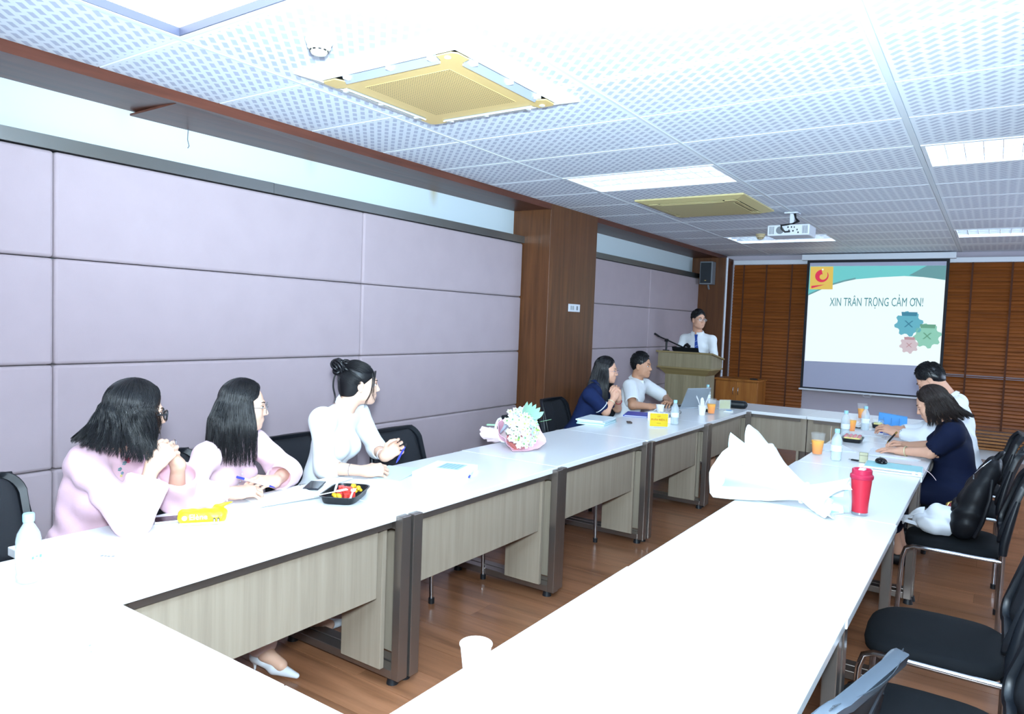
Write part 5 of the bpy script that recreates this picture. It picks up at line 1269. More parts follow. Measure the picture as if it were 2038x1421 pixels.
# juice cups
M_cupclear = clear('clear cup plastic', 'f2f6f7', .07)
def juice_mat():
    m = mat('orange juice', 'f59a1e', .35, spec=.1); tc = N(m, 'ShaderNodeTexCoord'); sp = N(m, 'ShaderNodeSeparateXYZ'); L(m, tc.outputs['Object'], sp.inputs[0])
    mr = N(m, 'ShaderNodeMapRange'); mr.inputs[1].default_value = .0; mr.inputs[2].default_value = .12; L(m, sp.outputs[2], mr.inputs[0])
    L(m, ramp(m, mr.outputs[0], [(.05, 'f08400'), (.5, 'ff9e00'), (.95, 'ffbe20')]), bsdf(m)['Base Color']); return m
M_juice = juice_mat()
def juice(x, y, label, fill=.095):
    t = thing('juice_cup', label, 'cup', (x, y, T0), 0, 'clear cups of orange juice')
    MB().lathe([(0, .003), (.030, 0), (.031, .004), (.045, .138), (.0475, .140), (.0475, .145), (.044, .146), (.0435, .14), (.030, .006), (0, .006)], n=32).build('cup', M_cupclear, t, smooth=40)
    r1 = .0295 + .0135 * fill / .135
    MB().lathe([(0, .007), (.0288, .007), (r1, fill), (0, fill)], n=28).build('orange_juice', M_juice, t, smooth=40)
    return t
juice(-.935, 5.03, 'cup of orange juice nearest the white bouquet on the right table'); juice(-.945, 6.42, 'cup of orange juice half hidden behind a bottle and acrylic sign'); juice(-1.01, 7.46, 'farthest cup of orange juice, on the cross table by the screen'); juice(-2.174, 6.58, 'cup of orange juice on the left table by the laptop')
# paper cups
M_paperw = mat('white paper', 'eef0f2', .7)
def papercup(x, y, label, s=1.0):
    t = thing('paper_cup', label, 'cup', (x, y, T0), 0, 'white paper cups')
    MB().lathe([(0, .004), (.026 * s, 0), (.038 * s, .088 * s), (.0365 * s, .0885 * s), (.0248 * s, .004), (0, .006)], n=28).build('cup_wall', M_paperw, t, smooth=40)
    MB().tube([(.0378 * s * math.cos(a), .0378 * s * math.sin(a), .0885 * s) for a in np.linspace(0, 2 * PI, 28, endpoint=False)], .0022, 6, closed=True).build('rim', M_paperw, t, smooth=180)
    return t
papercup(-.934, 1.275, 'white paper cup at the inner edge of the near right table, bottom centre', .95); papercup(-2.50, 6.13, 'white paper cup in front of the man in short sleeves'); c_ = papercup(-2.21, 6.43, 'white paper cup stuffed with napkins')
nk = thing('napkins', 'white paper napkins sticking up out of a paper cup', 'napkin', (-2.21, 6.43, T0), 0)
for k, (a, h, lx) in enumerate(((.2, .15, .035), (2.0, .14, .03), (3.6, .16, .045), (5.1, .13, .03))):
    MB().grid(lambda u, v: ((.012 + lx * v * v) * math.cos(a) + (u - .5) * .04 * -math.sin(a) * (1 - .3 * v), (.012 + lx * v * v) * math.sin(a) + (u - .5) * .04 * math.cos(a) * (1 - .3 * v), .02 + h * v - .02 * (u - .5) ** 2 * 4), 4, 8, .0015).build('napkin_fold', M_paperw, nk, smooth=60)
wb_ = thing('tissue_box', 'low white paper box in front of the man in short sleeves', 'box', (-2.36, 5.72, T0), .15)
MB().box(-.065, .065, -.055, .055, 0, .075).build('box', M_paperw, wb_, bevel=.004); MB().grid(lambda u, v: (-.03 + .06 * u, -.03 + .05 * v + .01 * math.sin(u * 5), .074 + .03 * math.sin(PI * u) * (1 - v * .4)), 6, 5, .0012).build('tissue', M_paperw, wb_, smooth=60)

# phones, tissue pack, scraps
M_phoneglass = mat('phone glass', '14161c', .08, spec=.7); M_phonewhite = mat('phone white edge', 'd8dce2', .3, metal=.3); M_phoneblue = mat('phone dark case', '20242e', .4)
def phone(x, y, rz, label, em, z=T0):
    t = thing('smartphone', label, 'phone', (x, y, z), rz)
    MB().box(-.037, .037, -.076, .076, 0, .008).build('case', em, t, bevel=.003); MB().box(-.034, .034, -.073, .073, .008, .0086).build('screen', M_phoneglass, t); return t
phone(-2.575, 1.525, -.45, 'smartphone with white edge partly behind the yellow tissue pack', M_phonewhite)
phone(-2.615, 2.235, .62, 'dark smartphone lying above the black fruit tray', M_phoneblue)
M_yel = mat('yellow pack film', 'f3dc22', .35, coat=.2)
tp = thing('tissue_pack', 'bright yellow soft tissue pack on the near left table', 'tissue pack', (-2.475, 1.575, T0), 0.92)
MB().grid(lambda u, v: ((u - .5) * .165, -.045 - .0015 * math.sin(u * 9), .052 * v + .002 * math.sin(u * 14)), 2, 2, .001)
S = SDF(); S.cone((-.065, -.022, .026), (.065, -.022, .026), .022, .022, .01); S.cone((-.065, .022, .026), (.065, .022, .026), .022, .022, .02); S.cone((-.072, 0, .036), (.072, 0, .036), .014, .014, .02); S.cone((.045, .03, .05), (.10, .045, .062), .010, .004, .01)
pk = []
V, F, _ = S.mesh(.004, folds(((1, .3, .2), 160, .0014, (0, 0, .04), .1, 0))); V[:, 2] = np.maximum(V[:, 2], 0)
put('film', npmesh('film', V, F, M_yel), tp)
Mf = frame_M((-.012, -.0452, .032), (1, 0, 0), (0, 0, 1))
M_wprint = mat('white print', 'f6f7ee', .4)
text_obj('Elène', .030, 'lettering', M_wprint, tp, Mf)
MB().cyl((-.060, -.0445, .030), (-.060, -.0462, .030), .009, n=16).build('round_mark', M_wprint, tp)
MB().box(-.078, .078, -.0462, -.0445, .004, .0115).build('white_band', M_wprint, tp)
for k in (0, 1):
    pg_ = MB().blob((.044 + .014 * k, -.0452, .019), (.005, .0015, .009), 8).build('penguin', M_black, tp, smooth=180); MB().blob((.044 + .014 * k, -.0464, .0175), (.003, .001, .006), 8).build('belly', M_wprint, pg_, smooth=180)
for x, y, a, w, l in ((-2.356, 1.164, .5, .012, .05), (-1.74, .82, -.4, .005, .05)):
    sc_ = thing('table_mark', 'small grey worn sticker on the near table top, %s' % ('above the corner' if y > 1 else 'lower left'), 'sticker', (x, y, T0), a)
    for k in range(4): MB().box(-l / 2 + k * l / 4, -l / 2 + k * l / 4 + l * .16, -w / 2 + .002 * (k % 2), w / 2 - .002 * (k % 3), 0, .0004).build('shred', mat('sticker grey', '8a8f96', .7), sc_)

# papers
M_paper = mat('paper', 'eff2f5', .75); M_paperblue = mat('pale blue paper', 'cfe6ee', .7)
def sheet(name, label, cat, x, y, rz, w, l, m, n=1, curl=.006, z=T0, group=None):
    t = thing(name, label, cat, (x, y, z), rz, group)
    for k in range(n):
        a = (k % 3 - 1) * .05
        MB().grid(lambda u, v: ((u - .5) * w * math.cos(a) - (v - .5) * l * math.sin(a), (u - .5) * w * math.sin(a) + (v - .5) * l * math.cos(a), .0012 + .0022 * k + curl * (u * u * u) * v), 6, 6, .0012).build('page', m, t, smooth=60)
    return t
sheet('notebook', 'open white notebook under the hands of the long-haired woman in pink', 'notebook', -2.545, 2.005, -.25, .20, .29, M_paper, 3, .012)
sheet('paper_sheets', 'loose white sheets between the fruit tray and the woman with the long hair', 'paper', -2.64, 2.36, .1, .12, .17, M_paper, 2, .006)
sheet('paper_sheets', 'pale papers under the hands of the woman in white', 'paper', -2.545, 2.70, .3, .21, .29, M_paperblue, 2, .006)
bn = thing('box_file', 'flat white box file with a pale blue label beside the pink bouquet', 'box file', (-2.35, 2.885, T0), .28)
MB().box(-.12, .12, -.16, .16, 0, .028).build('box', M_paper, bn, bevel=.003); MB().box(-.045, .075, -.02, .115, .028, .0288).build('label_sheet', mat('blue print paper', 'b4d4e0', .7), bn)
for k in range(5): MB().box(-.04 + k * .022, -.026 + k * .022, -.012, .108, .0288, .0292).build('print_line', mat('print grey blue', '9bbccb', .7), bn)
M_penblue = mat('blue pen plastic', '2736c0', .3, coat=.3); M_penwhite = mat('white pen plastic', 'e4e9ef', .35); M_gold = mat('gold metal', 'c9a75c', .25, metal=1)
def pen(label, a, b, m, tipm, r=.0048, cap=None):
    a, b = Vector(a), Vector(b); t = thing('pen', label, 'pen', a); d = b - a
    MB().tube([d * .0, d * .82], r, 10).build('barrel', m, t, smooth=60); MB().tube([d * .82, d * .93, d], [r, r * .6, r * .2], 10).build('tip', tipm, t, smooth=60)
    MB().tube([d * -.02, d * .16], r * 1.08, 10).build('cap_end', cap or tipm, t, smooth=60)
    return t
pen('white ballpoint pen with blue ends held by the long-haired woman in pink', (-2.605, 1.815, .850), (-2.605, 2.005, .772), M_penwhite, M_penblue)
pen('blue pen held upright by the woman in white', (-2.615, 2.862, .858), (-2.60, 2.772, .770), M_penblue, M_penblue, .0055, M_black)
pen('blue pen lying at the edge of the white box file', (-2.188, 2.875, .7425), (-2.272, 3.02, .7425), M_penwhite, M_penblue)
pen('black and gold pen in the hand of the woman in navy', (-.525, 5.53, .880), (-.585, 5.56, .792), M_black, M_gold, .006, M_gold)

# ---------------------------------------------------------------- trays of food
M_tray = mat('black tray plastic', '17191d', .3); M_lidclear = clear('clear lid', 'f0f5f7', .18); M_melon = mat('watermelon', 'e2483f', .4); M_seed = mat('melon seed', '2a1512', .4); M_jack = mat('yellow fruit', 'f1c531', .4); M_fork = mat('white fork plastic', 'eef1f4', .3)
def tray(x, y, rz, w, l, h, label, lid=False):
    t = thing('food_tray', label, 'food tray', (x, y, T0), rz); b = MB(); n = 72; V = []
    def ringp(wx, ly, z, rib):
        out = []
        for j in range(n):
            q = 2 * PI * j / n; c, d = math.cos(q), math.sin(q); e = 5
            rr = 1 + (rib if j % 2 else 0); out.append((abs(c) ** (2 / e) * math.copysign(1, c) * wx / 2 * rr, abs(d) ** (2 / e) * math.copysign(1, d) * ly / 2 * rr, z))
        return out
    rings = [ringp(w * .80, l * .86, 0, 0), ringp(w * .84, l * .88, .004, -.012), ringp(w * .93, l * .95, h - .004, -.012), ringp(w, l, h - .002, 0), ringp(w, l, h, 0), ringp(w * .93, l * .95, h, 0), ringp(w * .82, l * .87, .004, 0)]
    for r_ in rings: V += r_
    F = [(i * n + j, i * n + (j + 1) % n, (i + 1) * n + (j + 1) % n, (i + 1) * n + j) for i in range(len(rings) - 1) for j in range(n)] + [tuple(reversed(range(n))), tuple(range((len(rings) - 1) * n, len(rings) * n))]
    b.add(V, F).build('tray', M_tray, t, smooth=35)
    if lid:
        S2 = [ringp(w * .96, l * .97, h + .001, 0), ringp(w * .90, l * .92, h + .032, 0), ringp(w * .80, l * .84, h + .036, 0)]; V = []
        for r_ in S2: V += r_
        F = [(i * n + j, i * n + (j + 1) % n, (i + 1) * n + (j + 1) % n, (i + 1) * n + j) for i in range(2) for j in range(n)] + [tuple(range(2 * n, 3 * n))]
        MB().add(V, F).build('lid', M_lidclear, t, smooth=35)
    return t
tx, ty, tr_ = -2.352, 2.185, .52
tray(tx, ty, tr_, .175, .27, .034, 'open black plastic tray of cut fruit on the left table')
Rz = Matrix.Rotation(tr_, 4, 'Z')
def tpos(u, v, z): q = Rz @ Vector((u, v, 0)); return (tx + q.x, ty + q.y, T0 + z)
rg = np.random.default_rng(5)
ORD = ('leftmost', 'second from the left', 'third from the left', 'fourth from the left', 'fifth from the left', 'sixth from the left', 'seventh from the left')
def ranked(items, kind):
    """a label for each piece: its layer in the tray and its place from the left as the camera sees it"""
    px = []
    for u, v, z in items: c = R.T @ (np.array(tpos(u, v, z)) - np.array([0, 0, 1.56])); px.append(c[0] / c[1])
    out = []
    for i, it in enumerate(items):
        same = sorted((j for j in range(len(items)) if (items[j][2] > .025) == (it[2] > .025)), key=lambda j: px[j])
        out.append('%s in the fruit tray, %s of the %s layer' % (kind, ORD[same.index(i)], 'upper' if it[2] > .025 else 'lower'))
    return out
MEL = ((-.02, -.02, .018), (.015, -.03, .019), (-.005, .012, .019), (.03, .005, .018), (-.035, .02, .018), (.0, -.005, .040), (.02, -.01, .041), (-.02, .008, .040), (.035, -.035, .017))
for (u, v, z), lb_ in zip(MEL, ranked(MEL, 'red watermelon cube')):
    t = thing('watermelon_cube', lb_, 'watermelon', tpos(u, v, z), rg.uniform(0, 3), 'watermelon cubes in the fruit tray')
    MB().box(-.013, .013, -.013, .013, -.012, .012).build('flesh', M_melon, t, bevel=.003)
    for q in range(2): MB().blob((rg.uniform(-.008, .008), -.0132, rg.uniform(-.008, .008)), (.0016, .001, .0024), 6).build('seed', M_seed, t)
YEL = ((-.03, -.055, .018), (-.01, -.062, .019), (.0, .045, .018), (.028, .04, .018), (.015, .062, .019), (.042, .062, .018), (.02, .05, .036), (-.025, .05, .019), (.045, .045, .030))
for (u, v, z), lb_ in zip(YEL, ranked(YEL, 'yellow fruit piece')):
    b = MB(); b.tube([(-.016, 0, -.004), (-.008, .002, .006), (.004, .001, .009), (.016, 0, .002)], [.006, .0105, .0105, .005], 8)
    t = thing('fruit_piece', lb_, 'fruit', tpos(u, v, z), rg.uniform(0, 6), 'yellow fruit pieces in the fruit tray'); b.build('flesh', M_jack, t, smooth=180)
def fork(label, p, rz, tilt):
    t = thing('plastic_fork', label, 'fork', p, rz); t.rotation_euler = (tilt, 0, rz)
    MB().box(-.004, .004, -.075, .02, 0, .003).build('handle', M_fork, t, bevel=.001)
    MB().prism([(-.004, .02), (.004, .02), (.011, .034), (.011, .046), (-.011, .046), (-.011, .034)], 0, .003).build('neck', M_fork, t)
    for k in range(4): MB().box(-.011 + k * .0063, -.0078 + k * .0063, .045, .072, 0, .003).build('tine', M_fork, t)
fork('white plastic fork lying tines up on the left of the fruit tray', tpos(-.035, -.085, .042), tr_ - .9, .10); fork('white plastic fork resting on the front rim of the fruit tray', tpos(.055, -.075, .042), tr_ + .2, .04)
t = thing('plastic_knife', 'white plastic knife lying across the back of the fruit tray', 'knife', tpos(-.05, .03, .044), tr_ + .25); MB().box(-.005, .005, -.07, .07, 0, .003).build('blade', M_fork, t, bevel=.001)
MB().box(-.004, .004, -.10, -.069, 0, .004).build('handle', M_fork, t, bevel=.001)
tray(-2.30, 5.86, .1, .14, .20, .034, 'black tray with clear lid beside the yellow name sign', True)
sn = thing('snack_pack', 'small white and orange snack pack before the black lidded tray', 'snack', (-2.215, 5.66, T0), .1); MB().box(-.03, .03, -.035, .035, 0, .045).build('pack', M_paperw, sn, bevel=.005); MB().box(.0295, .0312, -.03, .03, .024, .034).build('print_band', mat('orange print', 'd88a4e', .5), sn)
MB().box(.0295, .0312, -.03, .03, .002, .016).build('dark_base', M_black, sn)
tray(-2.27, 6.74, .2, .10, .14, .03, 'small food tray behind the napkin cup', True)
MB2 = thing('cake_slice', 'pale green snack inside the small food tray behind the napkin cup', 'snack', (-2.27, 6.74, T0 + .006), .2); MB().box(-.03, .03, -.045, .045, 0, .03).build('sponge', mat('green cream', 'c8cf6a', .6), MB2, bevel=.006); MB().box(-.028, .028, -.043, .043, .03, .036).build('icing', M_paperw, MB2, bevel=.002)
tray(-.845, 5.86, .05, .15, .21, .030, 'black tray of yellow snack with red topping on the right table', True)
ck_ = thing('cake_slice', 'yellow sponge with red topping in the black tray on the right table', 'cake', (-.845, 5.86, T0 + .006), .05); MB().box(-.055, .055, -.085, .085, 0, .032).build('sponge', mat('yellow sponge', 'ecd252', .6), ck_, bevel=.008)
for k in range(12): MB().blob((-.045 + .03 * (k % 4), -.065 + .055 * (k // 4), .036), (.013, .016, .008), 6).build('topping', mat('red topping', 'c4404e', .5), ck_, smooth=180)
tray(-.80, 6.88, .1, .10, .14, .034, 'farthest black food tray, with yellow contents, on the right table', True)
t = thing('cake_slice', 'yellow snack inside the farthest black tray', 'snack', (-.80, 6.88, T0 + .006), .1); MB().box(-.034, .034, -.05, .05, 0, .034).build('sponge', mat('yellow sponge', 'ecd252', .6), t, bevel=.006); MB().box(-.03, .03, -.046, .046, .034, .038).build('icing', mat('green cream', 'c8cf6a', .6), t)
t = thing('napkins', 'folded napkins on a dark dish beside the farthest bottle', 'napkin', (-.93, 6.72, T0), .1)
MB().box(-.05, .05, -.05, .05, 0, .008).build('dish', M_tray, t, bevel=.003)
for k in range(3): MB().grid(lambda u, v: ((u - .5) * .085, (v - .5) * .075, .010 + .016 * k + .008 * math.sin(u * 6 + k) + .006 * v), 6, 4, .004).build('napkin_fold', M_paperw, t, smooth=60)

# ---------------------------------------------------------------- signs
M_acryl = clear('acrylic', 'eef4f6', .22, .03); M_card = mat('yellow card', 'd8ba1c', .7); M_redtxt = mat('red print', 'a81a10', .6); M_dktxt = mat('dark print', '4a4420', .6)
def stand(x, y, rz, label, lines, w=.15, h=.115, card=M_card):
    t = thing('name_sign', label, 'sign', (x, y, T0), rz)
    MB().box(-.004, .055, -w / 2, w / 2, 0, .003).build('base', M_acryl, t); MB().box(-.002, .002, -w / 2, w / 2, .003, h).build('upright', M_acryl, t)
    c = MB().box(.0022, .0030, -w / 2 + .006, w / 2 - .006, .010, h - .004).build('card', card, t)
    for txt, z, size, m in lines: text_obj(txt, size, 'lettering', m, c, frame_M((.0034, 0, z), (0, 1, 0), (0, 0, 1)))
    return t
stand(-2.185, 5.345, -1.0, 'yellow sign lettered in red on a clear stand, on the left table', [('UV', .090, .018, M_redtxt), ('PHẢN BIỆN 2', .063, .021, M_redtxt), ('▪▪▪▪▪', .036, .012, M_dktxt)], .155, .118)
stand(-2.19, 7.04, 2.3, 'clear stand with a yellow-green card by the black case', [], .12, .10, mat('olive card', 'b7b455', .6))
stand(-.955, 5.60, .15, 'clear acrylic stand seen edge on behind the nearest juice cup on the right table', [], .16, .12, mat('orange card', 'd8a15a', .6))
stand(-.93, 7.02, .1, 'thin upright sign seen edge on near the cross table', [], .13, .11)

# ---------------------------------------------------------------- folders, laptop, cases
M_folder = mat('pale cyan folder', 'b9dce2', .5); M_foldblue = mat('bright blue folder', '2742b4', .4); M_foldblue2 = mat('sky blue folder', '3f8fd0', .45)
def folder(x, y, z, rz, w, l, h, m, label, group=None):
    t = thing('document_folder', label, 'folder', (x, y, z), rz, group)
    MB().box(-w / 2, w / 2, -l / 2, l / 2, 0, .0025).build('cover', m, t); MB().box(-w / 2, w / 2, -l / 2, l / 2, h - .0025, h).build('cover', m, t)
    MB().box(-w / 2 + .006, w / 2 - .008, -l / 2 + .006, l / 2 - .006, .0025, h - .0025).build('pages', M_paper, t); MB().tube([(-w / 2, -l / 2, h / 2), (-w / 2, l / 2, h / 2)], h / 2, 8).build('spine', m, t, smooth=60); return t
folder(-2.66, 5.20, T0, .15, .23, .32, .014, M_folder, 'bottom pale cyan folder of the stack before the woman in navy polo'); folder(-2.665, 5.21, T0 + .0145, .20, .23, .32, .014, M_folder, 'middle pale cyan folder of the stack before the woman in navy polo'); folder(-2.66, 5.19, T0 + .029, .12, .23, .32, .013, mat('white folder', 'dbe7ec', .5), 'top white folder of the stack before the woman in navy polo')
u_ = thing('usb_stick', 'small dark brown key case beside the stack of pale folders', 'key case', (-2.465, 5.40, T0), .6); MB().box(-.02, .02, -.035, .035, 0, .012).build('case', mat('brown leather case', '4a3a34', .5), u_, bevel=.005); MB().tube([(0, .035, .006), (.004, .05, .006), (-.004, .05, .006), (0, .036, .006)], .0015, 5).build('ring', M_chrome, u_)
folder(-2.63, 5.93, T0, .3, .21, .29, .012, M_foldblue, 'blue folder with a pale top under the arm of the man in short sleeves')
lp2 = thing('laptop', 'open silver laptop with its lid towards the camera', 'laptop', (-2.48, 6.86, T0), .42)
M_silver = mat('silver laptop', 'a9b2ba', .35, metal=.6)
MB().box(-.16, .16, -.0, .225, 0, .014).build('base', M_silver, lp2, bevel=.003, loc=(0, -.02, 0)); MB().box(-.14, .14, .03, .13, .0142, .0156).build('keyboard', M_black, lp2)
ld = MB().box(-.16, .16, -.004, .004, 0, .22).build('lid', M_silver, lp2, bevel=.003, loc=(0, -.022, .012), rot=(-.0 + .42, 0, 0)); MB().box(-.15, .15, .0042, .005, .01, .212).build('display', M_phoneglass, ld)
lp2.rotation_euler = (0, 0, 1.15)
gs = thing('eyeglasses', 'black folded eyeglasses lying before the laptop', 'glasses', (-2.42, 6.30, T0 + .012), .4)
for q in (-1, 1): MB().tube([(q * .032 + .024 * math.cos(a), .0, .012 + .017 * math.sin(a) - .012 + .006) for a in np.linspace(0, 2 * PI, 16, endpoint=False)], .0016, 5, closed=True).build('rim', M_black, gs); MB().tube([(q * .056, 0, .004), (q * .05, .11, -.008)], .0018, 5).build('temple', M_black, gs)
cs = thing('glasses_case', 'black rounded case with a loop at the far end of the left table', 'case', (-2.14, 7.25, T0), 1.75)
S = SDF(); S.cone((-.0, -.07, .042), (0, .07, .042), .040, .040, .01); V, F, _ = S.mesh(.006); put('case', npmesh('case', V, F, M_chairframe), cs)
MB().tube([(.02, .10, .05), (.05, .15, .03), (.03, .165, .015), (.0, .12, .01), (.0, .10, .03)], .005, 6).build('loop', M_black, cs, smooth=60)
mk = thing('paper_packet', 'small pale blue packet at the edge of the left table', 'packet', (-2.12, 6.93, T0), .3); MB().box(-.045, .045, -.07, .07, 0, .008).build('packet', M_paperw, mk, bevel=.003); MB().box(-.02, .03, -.045, .045, .008, .0095).build('panel', mat('packet blue', '8fbfe6', .5), mk)

folder(-.585, 6.60, T0, .08, .30, .22, .022, M_foldblue, 'lower bright blue folder of the stack before the bent man'); folder(-.595, 6.62, T0 + .0225, .02, .30, .22, .020, M_foldblue, 'upper bright blue folder of the stack before the bent man')
fs = thing('document_case', 'sky blue document case standing open on the far right table', 'document case', (-.70, 6.98, T0), .05)
MB().hexa([(-.11, -.05, 0), (.11, -.05, 0), (.11, .05, 0), (-.11, .05, 0)], [(-.11, -.01, .125), (.11, -.01, .105), (.11, .05, .105), (-.11, .05, .125)]).build('case', M_foldblue2, fs, bevel=.003)
for k in range(3): MB().box(-.07 + k * .06, -.066 + k * .06, -.046, -.03, .03, .09).build('rib', mat('case rib', '2f78b4', .5), fs, rot=(0, 0, 0))
sheet('paper_sheets', 'white sheet held by the man bent over behind the woman in navy', 'paper', -.56, 6.25, .1, .21, .297, M_paper, 1, .03, T0 + .0)
nt_ = sheet('notebook', 'open white notebook under the hands of the woman in navy', 'notebook', -.52, 5.45, .05, .30, .34, M_paper, 4, .01)
sheet('paper_sheets', 'fan of white sheets under the nearest juice cup', 'paper', -.90, 5.40, .5, .21, .297, M_paper, 3, .005)
sheet('paper_sheets', 'white sheets in the middle of the right table between tray and notebook', 'paper', -.83, 6.40, .1, .25, .297, M_paper, 3, .004)
tb_ = thing('tablet_case', 'pale teal tablet cover lying on a white laptop beside the red tumbler', 'tablet', (-.46, 4.80, T0), .05)
MB().box(-.155, .155, -.11, .11, 0, .012).build('lower_shell', mat('white shell', 'dfe5ea', .3), tb_, bevel=.003); MB().box(-.155, .155, -.105, .11, .014, .026).build('upper_shell', mat('white shell', 'dfe5ea', .3), tb_, bevel=.003)
MB().box(-.15, .15, -.10, .105, .026, .0285).build('cover', mat('pale teal', '9fd3d6', .5), tb_, bevel=.001)
for x in (.10, .13): MB().box(x, x + .018, -.116, -.105, .002, .03).build('clasp', M_penwhite, tb_, bevel=.002)
ms = thing('computer_mouse', 'black computer mouse lying on the pale teal tablet cover', 'mouse', (-.535, 4.86, T0 + .0288), .3)
b = MB(); b.blob((0, 0, .006), (.034, .055, .026), 20); bb_ = b.V[:]; b.V = [(x, y, max(z, 0)) for x, y, z in bb_]; b.build('shell', mat('glossy black', '0f1014', .15), ms, smooth=180); MB().box(-.003, .003, .02, .04, .022, .030).build('wheel', M_blackplastic, ms)
t = thing('card_holder', 'small olive metal lighter case standing by the red tumbler', 'case', (-.645, 4.95, T0), .1); MB().box(-.025, .025, -.008, .008, 0, .065).build('case', mat('olive metal', '9a977e', .35, metal=.5), t, bevel=.003); MB().box(-.0255, .0255, -.0085, .0085, .045, .047).build('seam', M_black, t)
t = thing('usb_stick', 'black memory stick left of the olive lighter case', 'memory stick', (-.70, 4.98, T0), 1.3); MB().box(-.009, .009, -.025, .02, 0, .009).build('case', M_black, t, bevel=.002); MB().box(-.006, .006, .02, .036, .002, .007).build('plug', M_chrome, t)
t = thing('pen', 'golden brown pen lying behind the black mouse', 'pen', (-.45, 5.02, T0 + .006), 0); MB().tube([(-.07, 0, 0), (.06, .01, 0)], .005, 8).build('barrel', mat('bronze pen', '9d8260', .3, metal=.6), t, smooth=60); MB().tube([(.06, .01, 0), (.075, .011, -.001)], [.005, .002], 8).build('tip', M_chrome, t, smooth=60)
t = thing('ribbon', 'pale pink ribbon drooping off the table edge beside the woman in navy', 'ribbon', (-.34, 4.98, T0), 0)
MB().grid(lambda u, v: (.0 + .10 * u, -.20 * u * .6 + (v - .5) * .012, .004 + .012 * math.sin(u * 2.4) - .045 * u * u), 12, 1, .0012).build('band', mat('pink ribbon', 'f0dada', .5), t, smooth=60)
# red tumbler
M_red = mat('red tumbler coat', 'c22a3e', .38, spec=.4); M_redlid = mat('red lid', 'b8284a', .35)
tm = thing('tumbler', 'tall red tumbler with a red lid and steel foot', 'tumbler', (-.462, 3.53, T0))
MB().lathe([(0, .012), (.0335, .012), (.0345, .05), (.044, .165), (.0, .165)], n=40).build('body', M_red, tm, smooth=40)
MB().lathe([(0, 0), (.033, 0), (.0345, .003), (.0345, .013), (.0, .014)], n=40).build('foot_ring', M_chrome, tm, smooth=40)
MB().lathe([(0, .163), (.0455, .163), (.0490, .168), (.0490, .180), (.0455, .184), (.042, .186), (.042, .205), (.039, .208), (.036, .202), (0, .200)], n=40).build('lid', M_redlid, tm, smooth=40)
MB().prism([(-.012, -.03), (.012, -.03), (.014, .022), (-.014, .022)], .2005, .209).build('slider', M_paperw, tm, bevel=.002)

# ---------------------------------------------------------------- bouquets
M_wpink = mat('pink wrapping paper', 'f3bccb', .6); M_wcoral = mat('coral wrapping edge', 'f08d86', .6); M_wpale = mat('blush wrapping paper', 'f5e0e4', .6); M_wblue = mat('pale blue wrapping', 'd2e2f0', .6); M_wgreen = mat('green wrapping', '9cc9a4', .6); M_wwhite = mat('white wrapping', 'eef4f4', .6); M_waqua = mat('aqua tissue', 'bfeeee', .6)
M_petal = mat('white petal', 'eef2f0', .6); M_petalg = mat('green tinted petal', 'd9e6c8', .6); M_petalb = mat('pale blue petal', 'd3e4ee', .6); M_leaf = mat('leaf green', '6f9a5a', .55); M_leafy = mat('yellow green bud', 'b9c860', .6)
def cone_sheet(b, p0, ax, e1, e2, a0, a1, l, r0, r1, th=.0022, wob=.012, ph=0, pts=2.0, nu=26):
    def fn(u, v):
        a = a0 + (a1 - a0) * u; L_ = l * (1 + .13 * math.sin(a * pts + ph) * v); rr = r0 + (r1 - r0) * v ** 1.25 + wob * math.sin(a * 5 + ph) * v + .006 * math.sin(a * 11 + 2 * ph) * v
        q = p0 + ax * (L_ * v) + (e1 * math.cos(a) + e2 * math.sin(a)) * rr
        return (q.x, q.y, max(q.z, .004 + .0025 * (ph % 3)))
    b.grid(fn, nu, 10, th); return b
def flower_head(t, c, nrm, r, m, mc, n=7, name='flower'):
    b = MB(); q = Vector(nrm).to_track_quat('Z', 'Y')
    for ring, (k, rr, tilt, zz) in enumerate(((n, 1.0, .5, 0), (max(3, n - 2), .55, .9, .25))):
        for i in range(k):
            a = 2 * PI * i / k + ring * .4; d = Vector((math.cos(a), math.sin(a), 0)); s_ = Vector((-math.sin(a), math.cos(a), 0)); u = Vector((0, 0, 1))
            P = [Vector(), d * .6 * rr + s_ * .40 + u * (.18 * tilt + zz * .4), d * rr + u * (.35 * tilt + zz), d * .6 * rr - s_ * .40 + u * (.18 * tilt + zz * .4), d * .55 * rr + u * (.05 + zz * .3)]
            b.add([tuple(Vector(c) + q @ (p * r)) for p in P], [(0, 1, 4), (1, 2, 4), (2, 3, 4), (3, 0, 4)])
    o = b.build(name, m, t, smooth=180)
    mb = MB().blob(Vector(c) + q @ Vector((0, 0, r * .35)), (r * .22,) * 3, 6); mb.build('flower_heart', mc, o, smooth=180)
    return o
def leaf(t, p, d, up, l, w, m, name='leaf'):
    d = Vector(d).normalized(); s_ = d.cross(Vector(up)).normalized(); u = s_.cross(d)
    def fn(a, b): x = (b - .5) * 2; ww = w * math.sin(PI * min(1, a * .97 + .03)) ** .8; return tuple(Vector(p) + d * l * a + s_ * ww * x + u * (-.15 * l * a * a + .12 * ww * x * x))
    return MB().grid(fn, 6, 2, .001).build(name, m, t, smooth=60)
